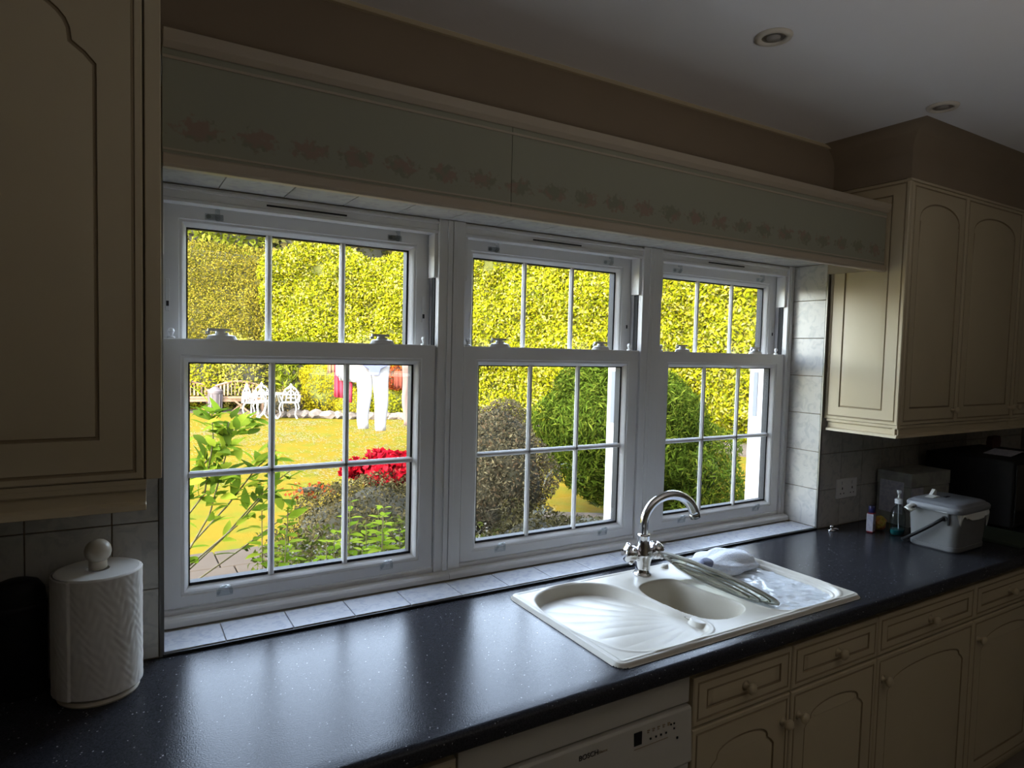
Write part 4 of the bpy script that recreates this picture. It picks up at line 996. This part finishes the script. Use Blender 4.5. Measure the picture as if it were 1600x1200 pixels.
# trees beyond the hedge, by kind
for k, (x, y, R, z, pal, lb) in enumerate([
    (-1.2, 22, 2.6, 4.6, [(.30, .36, .06), (.42, .46, .07), (.2, .24, .05)], 'light green tree showing above the conifer hedge at the left'),
    (3.2, 22.5, 2.3, 4.9, [(.36, .44, .06), (.22, .28, .04), (.46, .5, .1)], 'bushy green tree above the conifer hedge near the laurel'),
    (6.6, 22.0, 2.6, 4.9, [(.22, .24, .08), (.34, .30, .14), (.14, .16, .06)], 'dull brown-green tree beyond the left end of the laurel hedge'),
    (11.5, 21, 3.4, 5.2, [(.26, .30, .06), (.36, .38, .08)], 'mid green tree beyond the laurel hedge, right of the brown-green one'),
    (17, 15, 4.0, 5.0, [(.28, .34, .05), (.4, .42, .08)], 'tall green tree beyond the laurel hedge behind the middle window'),
    (20, 7, 4.0, 5.0, [(.24, .30, .05), (.4, .42, .08)], 'tall green tree beyond the laurel hedge behind the right window')]):
    r = shrub('tree', lb, (x, y, z), (R, R * .8, 3.0), 9000, .22, .5, pal, seed=10 + k, cat='tree', corem=darkleaf, group='trees beyond the hedge')
    q = MB(r.location); q.tube([(x, y, GZ - .05), (x + .1, y, 1.5), (x, y, 3.2)], [.22, .17, .14], 8); q.build('trunk', bark, r)

# rocks edging the border
rk = thing('x', '', 'x'); bpy.data.objects.remove(rk)
line_ = [(3.5, 15.25), (4.2, 14.85), (5.0, 14.45), (5.7, 14.15), (6.35, 13.8), (6.9, 13.2)]
k = 0
for (xa, ya), (xb, yb) in zip(line_, line_[1:]):
    for u in (0, .33, .66):
        x, y = xa + (xb - xa) * u, ya + (yb - ya) * u; s_ = random.uniform(.13, .22)
        q = MB(); bmesh.ops.create_icosphere(q.bm, subdivisions=2, radius=1); ph = random.random() * 9
        for v in q.bm.verts:
            f_ = 1 + .16 * math.sin(v.co.x * 4 + ph) + .12 * math.sin(v.co.y * 5 + ph * 2) + random.uniform(-.05, .05)
            v.co = Vector((v.co.x * s_ * 1.25 * f_, v.co.y * s_ * f_, v.co.z * s_ * .62 * f_))
        o = q.build('rock', rock, None, loc=(x, y, GZ + s_ * .38), rot=(0, 0, ph)); tag(o, 'pale rock edging the far border of the lawn', 'rock', 'rocks edging the far border'); k += 1

# ---- garden furniture
def bench(label, x, y, rz, wdt=1.15):
    r = thing('garden_bench', label, 'bench', (x, y, GZ), rz); hw = wdt / 2
    for sx in (-1, 1):
        q = MB(); q.bar((sx * hw, -.25, 0), (sx * hw, -.25, .56), .05); q.build('leg', wood, r)
        q = MB(); q.bar((sx * hw, .25, 0), (sx * hw, .32, .60), .05); q.build('leg', wood, r)
        q = MB(); q.bar((sx * hw, -.28, .56), (sx * hw, .30, .58), .06, .035); q.build('armrest', wood, r)
    for j in range(5): q = MB(); q.box(-hw, hw, -.26 + j * .1, -.18 + j * .1, .37, .395); q.build('seat_slat', wood, r)
    q = MB(); q.box(-hw, hw, -.27, -.25, .29, .36); q.build('apron', wood, r)
    nsl = 13; f_ = lambda x_: .66 + .13 * math.cos(x_ / hw * PI / 2)
    for j in range(nsl):
        x_ = -hw + wdt * (j + .5) / nsl; q = MB(); q.bar((x_, .26, .42), (x_, .33, f_(x_)), .042, .018); q.build('back_slat', wood, r)
    q = MB(); q.tube([(-hw + wdt * k / 16, .33, f_(-hw + wdt * k / 16)) for k in range(17)], .032, 6); q.build('top_rail', wood, r)
    return r
bench('weathered wooden slatted bench at the far left, left of the grey bin', 1.42, 17.15, -.02)
bench('weathered wooden slatted bench between the grey bin and the white furniture', 2.72, 16.95, -.12)
r = thing('folding_table', 'small cross-legged wooden table in front of the second bench', 'table', (2.68, 16.35, GZ), .0)
for s_ in (-1, 1):
    for yv in (-.18, .18): q = MB(); q.bar((-s_ * .24, yv, 0), (s_ * .24, yv, .42), .035); q.build('leg', wood, r)
for j in range(5): q = MB(); q.box(-.3, .3, -.22 + j * .09, -.145 + j * .09, .42, .44); q.build('slat', wood, r)
r = thing('garden_bin', 'mauve-grey lidded cylindrical bin between the two wooden benches', 'bin', (2.12, 16.75, GZ))
q = MB(); q.lathe([(0, 0), (.155, 0), (.17, .5), (.175, .52), (0, .52)], (0, 0, 0), 'z', 24)
for a in range(12): t = a * PI / 6; q.bar((.160 * math.cos(t), .160 * math.sin(t), .02), (.173 * math.cos(t), .173 * math.sin(t), .5), .02)
smooth_angle(q.build('body', composter, r)); q = MB(); q.lathe([(.185, .52), (.19, .58), (.17, .60), (.08, .66), (.03, .69), (0, .69)], (0, 0, 0), 'z', 24); smooth_angle(q.build('lid', composter, r))
r = thing('ball', 'orange ball lying on the lawn in front of the left bench', 'ball', (1.73, 16.1, GZ))
q = MB(); q.lathe([(.1 * math.sin(PI * k / 14), .1 - .1 * math.cos(PI * k / 14)) for k in range(15)], (0, 0, 0), 'z', 24); q.build('ball_skin', orange, r, smooth=True)
def iron_chair(label, x, y, rz):
    r = thing('iron_chair', label, 'chair', (x, y, GZ), rz)
    for sx in (-1, 1):
        for sy in (-1, 1): q = MB(); q.tube([(sx * .17, sy * .16, .38), (sx * .20, sy * .19, .25), (sx * .17, sy * .17, .1), (sx * .23, sy * .22, .0)], [.022, .02, .016, .022], 6); q.build('leg', whitei, r)
        q = MB(); q.tube([(sx * .20, .18, .39), (sx * .25, .10, .55), (sx * .26, -.08, .58), (sx * .23, -.16, .50), (sx * .20, -.15, .39)], .014, 6); q.build('armrest', whitei, r)
    q = MB(); q.lathe([(0, .375), (.2, .375), (.22, .385), (.2, .395), (0, .395)], (0, 0, 0), 'z', 20); q.build('seat', whitei, r)
    q = MB(); arc = lambda R_, s0: [(R_[0] * math.cos(t), .2, .39 + R_[1] * math.sin(t)) for t in [PI * k / 14 for k in range(15)]]
    q.tube(arc((.21, .38), 0), .016, 6); q.tube(arc((.12, .28), 0), .013, 6)
    for sx in (-1, 1):
        q.tube([(sx * (.06 + .05 * math.cos(t)), .2, .52 + .05 * math.sin(t)) for t in [2 * PI * k / 10 for k in range(11)]], .011, 5)
        q.tube([(sx * (.15 + .035 * math.cos(t)), .2, .60 + .05 * math.sin(t)) for t in [2 * PI * k / 10 for k in range(11)]], .011, 5)
        q.tube([(sx * .07, .2, .70), (sx * .03, .2, .78), (0, .2, .83)], .014, 5)
    q.bar((0, .2, .39), (0, .2, .78), .03); q.lathe([(0, .85), (.03, .82), (.045, .77), (.02, .72), (0, .71)], (0, .2, 0), 'z', 8)
    q.build('backrest', whitei, r)
    return r
iron_chair('white ornate iron chair at the left of the white table', 2.80, 15.15, .9)
iron_chair('white ornate iron chair seen front-on behind the white table', 3.10, 15.60, .1)
iron_chair('white ornate iron chair at the right of the white table', 3.60, 15.05, -.4)
r = thing('iron_table', 'white ornate iron garden table between the white chairs', 'table', (3.05, 14.75, GZ))
q = MB(); q.lathe([(0, .62), (.36, .62), (.38, .63), (.36, .645), (0, .645)], (0, 0, 0), 'z', 28); q.build('tabletop', whitei, r)
for k in range(3):
    t = k * 2 * PI / 3 + .5; q = MB(); c_, s_ = math.cos(t), math.sin(t); q.tube([(c_ * .12, s_ * .12, .62), (c_ * .05, s_ * .05, .4), (c_ * .10, s_ * .10, .2), (c_ * .26, s_ * .26, .0)], [.03, .025, .025, .03], 6); q.build('leg', whitei, r)

# ---- rotary airer and the washing on it
AX, AY = 4.02, 8.15
r = thing('clothes_airer', 'pale metal rotary clothes airer standing on the lawn', 'airer', (AX, AY, GZ))
q = MB(); q.tube([(0, 0, 0), (0, 0, 1.75)], .022, 10); q.build('pole', alu, r)
ends = []
for k in range(4):
    t = PI * .5 * k + PI * .92; e = Vector((1.75 * math.cos(t), 1.75 * math.sin(t), 1.80)); ends.append(e)
    q = MB(); q.tube([(0, 0, 1.50), e], .011, 6); q.build('arm', alu, r)
for j in range(4):
    f_ = .45 + .17 * j; q = MB()
    for k in range(4):
        a, c_ = ends[k], ends[(k + 1) % 4]; L0 = Vector((0, 0, 1.50)); q.tube([L0 + (a - L0) * f_, (L0 + (a - L0) * f_ + L0 + (c_ - L0) * f_) / 2 - Vector((0, 0, .02)), L0 + (c_ - L0) * f_], .0035, 4)
    q.build('line', wire, r)
def trouser(name, label, cat, m, x, y, ztop, wtop, legs, thick=.035, rise=.26, n=16):
    """legs: list of ((dx_centre_top, half_width_top), (dx_bottom, half_width_bottom), length)"""
    r = thing(name, label, cat, (x, y, ztop))
    q = MB(); prev = None
    for (cx0, h0), (cx1, h1), Ln in legs:
        rings = []
        for j in range(13):
            u = j / 12; cx_ = cx0 + (cx1 - cx0) * u + .012 * math.sin(u * 9 + cx0 * 20); hw = h0 + (h1 - h0) * u; P = []
            for k in range(n):
                t = 2 * PI * k / n; P.append((cx_ + hw * math.cos(t), (thick + .008 * math.sin(k * 2.1 + u * 7)) * math.sin(t) + .01 * math.sin(u * 6 + cx_ * 30), -u * Ln + .0))
            rings.append(P)
        loft(q, rings)
    q.build('legs', m, r, smooth=True)
    return r
trouser('white_trousers', 'pair of white trousers hanging from the airer with wide legs', 'trousers', white_c, 3.27, 8.0, 1.40, .5, [((-.13, .14), (-.13, .085), 1.03), ((.13, .15), (.15, .085), 1.07)])
r = thing('navy_shorts', 'small navy blue cotton briefs pegged over the white trousers', 'garment', (3.27, 7.90, 1.39))
q = MB(); q.prism([(-.24, 0), (.25, 0), (.23, -.04), (.09, -.10), (.06, -.20), (-.07, -.20), (-.09, -.11), (-.22, -.03)], -.012, .012, 'y'); q.build('cloth', navy_c, r, bevel=.006)
q = MB(); q.box(-.24, .25, -.0145, -.0125, -.012, .0); q.build('waistband', white_c, r)
trouser('brown_trousers', 'taupe brown trousers hanging at the right end of the airer', 'trousers', brown_c, 3.86, 8.0, 1.36, .3, [((-.03, .085), (-.04, .04), .96), ((.05, .07), (.02, .03), .74)])
def sheet(name, label, cat, parts, x, y, z):
    r = thing(name, label, cat, (x, y, z))
    for pn, m, poly, yo in parts:
        # folded sheet with thickness: subdivided prism with wavy faces
        xs_ = [p[0] for p in poly]; q = MB(); x0_, x1_, zt_, zb0, zb1 = poly
        n_ = 12; top_, bot_ = [], []
        F_, B_ = [], []
        for k in range(n_ + 1):
            u = k / n_; xx = x0_[0] + (x1_[0] - x0_[0]) * u; w_ = .012 * math.sin(u * 14) ; zb = zb0[0] + (zb1[0] - zb0[0]) * u
            F_.append([q.v((xx, yo - .008 + w_ * j / 3, zt_[0] + (zb - zt_[0]) * j / 4)) for j in range(5)]); B_.append([q.v((xx, yo + .008 + w_ * j / 3, zt_[0] + (zb - zt_[0]) * j / 4)) for j in range(5)])
        for k in range(n_):
            for j in range(4):
                q.bm.faces.new((F_[k][j], F_[k + 1][j], F_[k + 1][j + 1], F_[k][j + 1])); q.bm.faces.new((B_[k][j + 1], B_[k + 1][j + 1], B_[k + 1][j], B_[k][j]))
            q.bm.faces.new((F_[k][0], B_[k][0], B_[k + 1][0], F_[k + 1][0])); q.bm.faces.new((F_[k][4], F_[k + 1][4], B_[k + 1][4], B_[k][4]))
        for k in (0, n_):
            for j in range(4): q.bm.faces.new((F_[k][j], F_[k][j + 1], B_[k][j + 1], B_[k][j]))
        q.build(pn, m, r, smooth=True)
    return r
T = lambda *a: [(v,) for v in a]
sheet('white_shirt', 'white shirt hanging left of the white trousers, a red one beneath it', 'shirt', [('shirt_body', white_c, T(0, .31, .03, -.26, -.30), 0), ('sleeve', white_c, T(-.05, .03, .03, -.17, -.26), .01)], 2.76, 8.0, 1.37)
sheet('red_shirt', 'bright red garment hanging below the white shirt', 'shirt', [('shirt_body', red_c, T(-.06, .08, .05, -.46, -.48), .05), ('sleeve', red_c, T(.08, .22, .05, -.54, -.55), .055)], 2.76, 8.0, 1.32)
sheet('rust_top', 'rust-brown garment at the left end of the washing', 'garment', [('cloth', rust_c, T(0, .11, .06, -.17, -.15), 0)], 2.60, 8.05, 1.38)
sheet('coral_towel', 'coral red towel hanging between white and brown trousers', 'towel', [('cloth', coral_c, T(0, .14, .0, -.28, -.27), 0)], 3.74, 8.3, 1.24)
sheet('yellow_cloth', 'yellow cloth draped on the line above the coral towel', 'cloth', [('cloth', mat('yellow_cotton', (.65, .42, .08), .85), T(0, .26, .0, -.06, -.06), 0)], 3.70, 7.8, 1.41)

# ---- shrubs near the window
DUL = [(.15, .14, .10), (.11, .105, .075), (.21, .19, .13), (.07, .07, .045), (.26, .24, .14)]
shrub('evergreen_shrub', 'wide dull olive small-leaved shrub filling the bottom of the left window', (1.42, 2.75, .15), (.62, .62, .60), 26000, .030, .40, DUL, leafdull, seed=31, lump=.16, stem=5)
shrub('evergreen_shrub', 'dull olive shrub joining the wide one at the right edge of the left window', (2.05, 3.25, .12), (.55, .55, .56), 19000, .032, .4, DUL, leafdull, seed=32, lump=.2, stem=5)
shrub('evergreen_shrub', 'tall grey-brown small-leaved shrub in the middle window', (2.60, 3.05, .58), (.50, .46, .66), 28000, .034, .34, [(.16, .155, .14), (.21, .20, .18), (.11, .11, .09), (.27, .26, .22), (.18, .14, .12)], leafdull, seed=33, lump=.22, stem=6)
shrub('evergreen_shrub', 'dark low shrub at the foot of the middle window', (2.35, 2.1, .12), (.42, .35, .42), 7000, .04, .34, [(.13, .12, .07), (.20, .19, .12), (.07, .07, .04)], leafdull, seed=34, lump=.25)
shrub('evergreen_shrub', 'small dark shrub below the leafy green bush in the middle window', (3.15, 2.5, .02), (.5, .38, .30), 5000, .04, .34, [(.14, .15, .07), (.22, .22, .12), (.09, .09, .05)], leafdull, seed=35, lump=.25)
shrub('small_leaved_shrub', 'sparse small-leaved shrub at the right edge of the left window by the lawn', (3.15, 5.0, .30), (.42, .4, .55), 3500, .04, .5, [(.30, .32, .08), (.20, .22, .06), (.40, .38, .12)], leafdull, seed=36, lump=.25)
bush_a = shrub('bamboo_bush', 'tall fresh green narrow-leaved bush between the middle and right windows', (4.66, 3.85, .80), (.92, .85, .80), 42000, .095, .17, [(.15, .25, .04), (.10, .18, .03), (.24, .33, .06), (.07, .12, .02)], leafm, seed=37, lump=.14, shell=.35, stem=7, droop=.5, k_=.7)
bush_b = shrub('bamboo_bush', 'lower right part of narrow-leaved green bush seen in the right window', (5.4, 3.55, .30), (.55, .6, .62), 12000, .09, .17, [(.14, .24, .04), (.09, .17, .03), (.22, .30, .05)], leafm, seed=38, lump=.25, shell=.5, stem=4, droop=.5, k_=.5)
for ch in list(bush_b.children):        # the bush spreads to the right: one plant
    ch.parent = bush_a; ch.location = bush_b.location - bush_a.location
bpy.data.objects.remove(bush_b)
shrub('azalea', 'crimson flowering azalea behind the olive shrub in the left window', (1.72, 3.05, .70), (.24, .22, .14), 1600, .05, .9, [(.80, .015, .06), (.70, .01, .04), (.9, .04, .10)], leafm, seed=39, lump=.35, corem=mat('azalea_core', (.25, .02, .02), .9))
shrub('azalea', 'small crimson flower cluster at the left of the larger azalea', (1.43, 3.1, .72), (.10, .08, .07), 240, .05, .9, [(.80, .015, .06), (.70, .01, .04)], leafm, seed=40, lump=.3, corem=mat('azalea_core_2', (.25, .02, .02), .9))
shrub('azalea', 'few pale coral flowers at the left top of the olive shrub', (1.05, 2.9, .63), (.26, .12, .06), 70, .03, .9, [(.75, .12, .05), (.8, .2, .1)], leafm, seed=41, lump=.3, shell=.6, k_=.3)
# leafy glossy shrub close to the left pane: stems and every leaf a part
r = thing('glossy_shrub', 'glossy broad-leaved shrub with bare stems at the left edge of the left window', 'shrub', (.18, 1.6, GZ)); O = Vector(r.location)
lsrc = []
for cc_ in [(.22, .36, .04), (.14, .25, .03), (.34, .46, .06), (.10, .17, .03)]:
    u = np.linspace(0, 1, 6); wv = .5 * np.sin(PI * u ** .75) * .9; co = []
    for uu, ww in zip(u, wv): co += [(-ww * .42, uu, .10 * ww - .12 * uu * uu), (0, uu, -.12 * uu * uu), (ww * .42, uu, .10 * ww - .12 * uu * uu)]
    fq = []
    for k in range(5): fq += [(3 * k, 3 * k + 1, 3 * k + 4, 3 * k + 3), (3 * k + 1, 3 * k + 2, 3 * k + 5, 3 * k + 4)]
    o = raw('leaf', np.array(co), np.array(fq), leafm, r, np.array([cc_] * len(co)) * LEAFK * 3.0, smooth=True); lsrc.append(o)
nl = 0
def put_leaf(p, d, size):
    global nl
    src = lsrc[nl % 4]; o = src if nl < 4 else inst(src, r); nl += 1
    d = Vector(d).normalized(); upv = (Vector((0, 0, 1)) + Vector([random.gauss(0, .35) for _ in range(3)])).normalized()
    x_ = d.cross(upv).normalized(); z_ = x_.cross(d).normalized()
    o.matrix_local = Matrix.Translation(Vector(p) - O) @ Matrix((x_, d, z_)).transposed().to_4x4() @ Matrix.Scale(size, 4)
random.seed(21)
stems = [[(-.02, 1.62, GZ), (.02, 1.6, .5), (.14, 1.55, .85), (.20, 1.5, 1.12), (.21, 1.48, 1.28)],
         [(-.02, 1.62, GZ), (.05, 1.6, .62), (.22, 1.58, .88), (.34, 1.55, 1.05), (.42, 1.5, 1.14)],
         [(-.05, 1.6, GZ), (.04, 1.6, .52), (.20, 1.6, .72), (.40, 1.58, .95), (.50, 1.55, 1.03)],
         [(-.05, 1.6, GZ), (.06, 1.6, .48), (.28, 1.6, .66), (.46, 1.6, .78), (.56, 1.6, .84)],
         [(-.1, 1.6, GZ), (.02, 1.58, .72), (.12, 1.55, .95), (.15, 1.5, 1.2), (.14, 1.48, 1.36)],
         [(.0, 1.6, .3), (.10, 1.58, .60), (.26, 1.58, .78), (.36, 1.56, .90)],
         [(-.1, 1.65, .2), (.02, 1.62, .8), (.10, 1.6, 1.05), (.24, 1.58, 1.22), (.32, 1.55, 1.28)]]
stems = [[(x_ + .13 * min(1, k_ * .5), y_, z_) for k_, (x_, y_, z_) in enumerate(st)] for st in stems]
q = MB(O)
for st in stems: q.tube(st, [.008, .005, .004, .003, .002][:len(st)], 7)
q.build('stems', stemg, r, smooth=True)
for st in stems:
    for A, B in zip(st[1:], st[2:]):
        A, B = Vector(A), Vector(B)
        for k in range(9):
            t = random.random(); p = A.lerp(B, t)
            if p.z < .78 and random.random() < .6: continue
            for _ in range(1 if p.z < .9 else 2):
                dd = (B - A).normalized() * .5 + Vector((random.uniform(-1, 1), random.uniform(-1, .6), random.uniform(-.5, .5))); s_ = random.uniform(.07, .115)
                off = Vector([random.gauss(0, .022) for _ in range(3)]); put_leaf(p + off, dd, s_)
for _ in range(max(0, 295 - nl)):
    p = Vector((random.gauss(.29, .075), 1.55 + random.uniform(-.1, .1), random.uniform(.92, 1.36))); put_leaf(p, (random.uniform(-1, 1), random.uniform(-1, .5), random.uniform(-.4, .5)), random.uniform(.07, .11))
# young green seedlings between the shrub and the window: opposite pairs of leaves on upright stems
ssrc = []
for cc_ in [(.30, .46, .05), (.40, .55, .08), (.20, .34, .04)]:
    u = np.linspace(0, 1, 4); wv = .55 * np.sin(PI * u ** .8); co = []
    for uu, ww in zip(u, wv): co += [(-ww * .6, uu, .12 * ww - .15 * uu * uu), (0, uu, -.15 * uu * uu), (ww * .6, uu, .12 * ww - .15 * uu * uu)]
    fq = []
    for k in range(3): fq += [(3 * k, 3 * k + 1, 3 * k + 4, 3 * k + 3), (3 * k + 1, 3 * k + 2, 3 * k + 5, 3 * k + 4)]
    o = raw('leaf', np.array(co), np.array(fq), leafm, None, np.array([cc_] * len(co)) * LEAFK * 1.9, smooth=True); ssrc.append(o)
used = [False] * 3
spots = [(.60, 1.30, .60), (.72, 1.28, .74), (.66, 1.15, .70), (.80, 1.30, .77), (.86, 1.22, .70), (.93, 1.32, .78), (.98, 1.25, .84), (1.04, 1.32, .86), (1.10, 1.28, .74), (1.00, 1.45, .82), (.55, 1.45, .78), (.50, 1.5, .86), (.62, 1.55, .84), (1.18, 1.35, .74), (.88, 1.5, .86)]
for k, (x, y, zt_) in enumerate(spots):
    r = thing('seedling', 'young bright green plant with paired leaves in front of the olive shrub', 'plant', (x, y, GZ), group='young green plants below the left window')
    q = MB(); lean = random.uniform(-.04, .04); q.tube([(0, 0, 0), (lean * .5, 0, (zt_ - GZ) * .5), (lean, 0, zt_ - GZ)], [.005, .004, .002], 6); q.build('stem', stemg, r)
    hgt = zt_ - GZ
    for j in range(9):
        zz_ = hgt - .004 - j * .040; a0 = j * 1.35 + k; sz = .040 + .010 * min(j, 4)
        for s_ in (0, PI):
            ii = (j + k) % 3
            o = ssrc[ii] if not used[ii] else ssrc[ii].copy()
            if used[ii]: COL.objects.link(o)
            used[ii] = True; o.parent = r; o.location = (lean * zz_ / hgt, 0, zz_); o.rotation_euler = (.35 - .05 * j, 0, a0 + s_); o.scale = (sz, sz * 1.15, sz)
# tiny pale blue-white flowers among them
n = 420; P = np.stack([RNG.uniform(.55, 1.6, n), RNG.uniform(1.15, 1.55, n), RNG.normal(.655, .03, n)], -1)
o = leaves('small_flowers', P, np.tile([[0, -.3, 1.]], (n, 1)), np.full(n, .016), np.full(n, .014), pick(n, [(.75, .75, .85), (.6, .62, .8)]), leafm); tag(o, 'tiny pale blue flowers low down outside the left window', 'flowers')
n = 5200; P = np.stack([RNG.uniform(.50, 1.75, n), RNG.uniform(1.2, 2.1, n), RNG.uniform(.0, .62, n)], -1)
o = leaves('ground_cover', P, np.tile([[0, -.5, .8]], (n, 1)), np.full(n, .04), np.full(n, .018), pick(n, [(.16, .22, .05), (.10, .14, .04), (.24, .30, .08)]), leafdull); tag(o, 'low leafy ground cover at the foot of the left window', 'plants')

# outdoor materials share one daylight calibration
def scale_mat(m, k):
    for nd in m.node_tree.nodes:
        if nd.type == 'BSDF_PRINCIPLED': c = nd.inputs['Base Color'].default_value; nd.inputs['Base Color'].default_value = (c[0] * k, c[1] * k, c[2] * k, 1)
        if nd.type == 'VALTORGB':
            for e_ in nd.color_ramp.elements: e_.color = (*[v * k for v in e_.color[:3]], 1)
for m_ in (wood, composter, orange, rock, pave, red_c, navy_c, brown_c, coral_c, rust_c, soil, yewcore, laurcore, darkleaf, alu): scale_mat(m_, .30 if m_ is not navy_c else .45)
scale_mat(white_c, .21); scale_mat(whitei, .36); scale_mat(pave, .26); scale_mat(composter, .38); scale_mat(rock, .55); scale_mat(wood, .7)
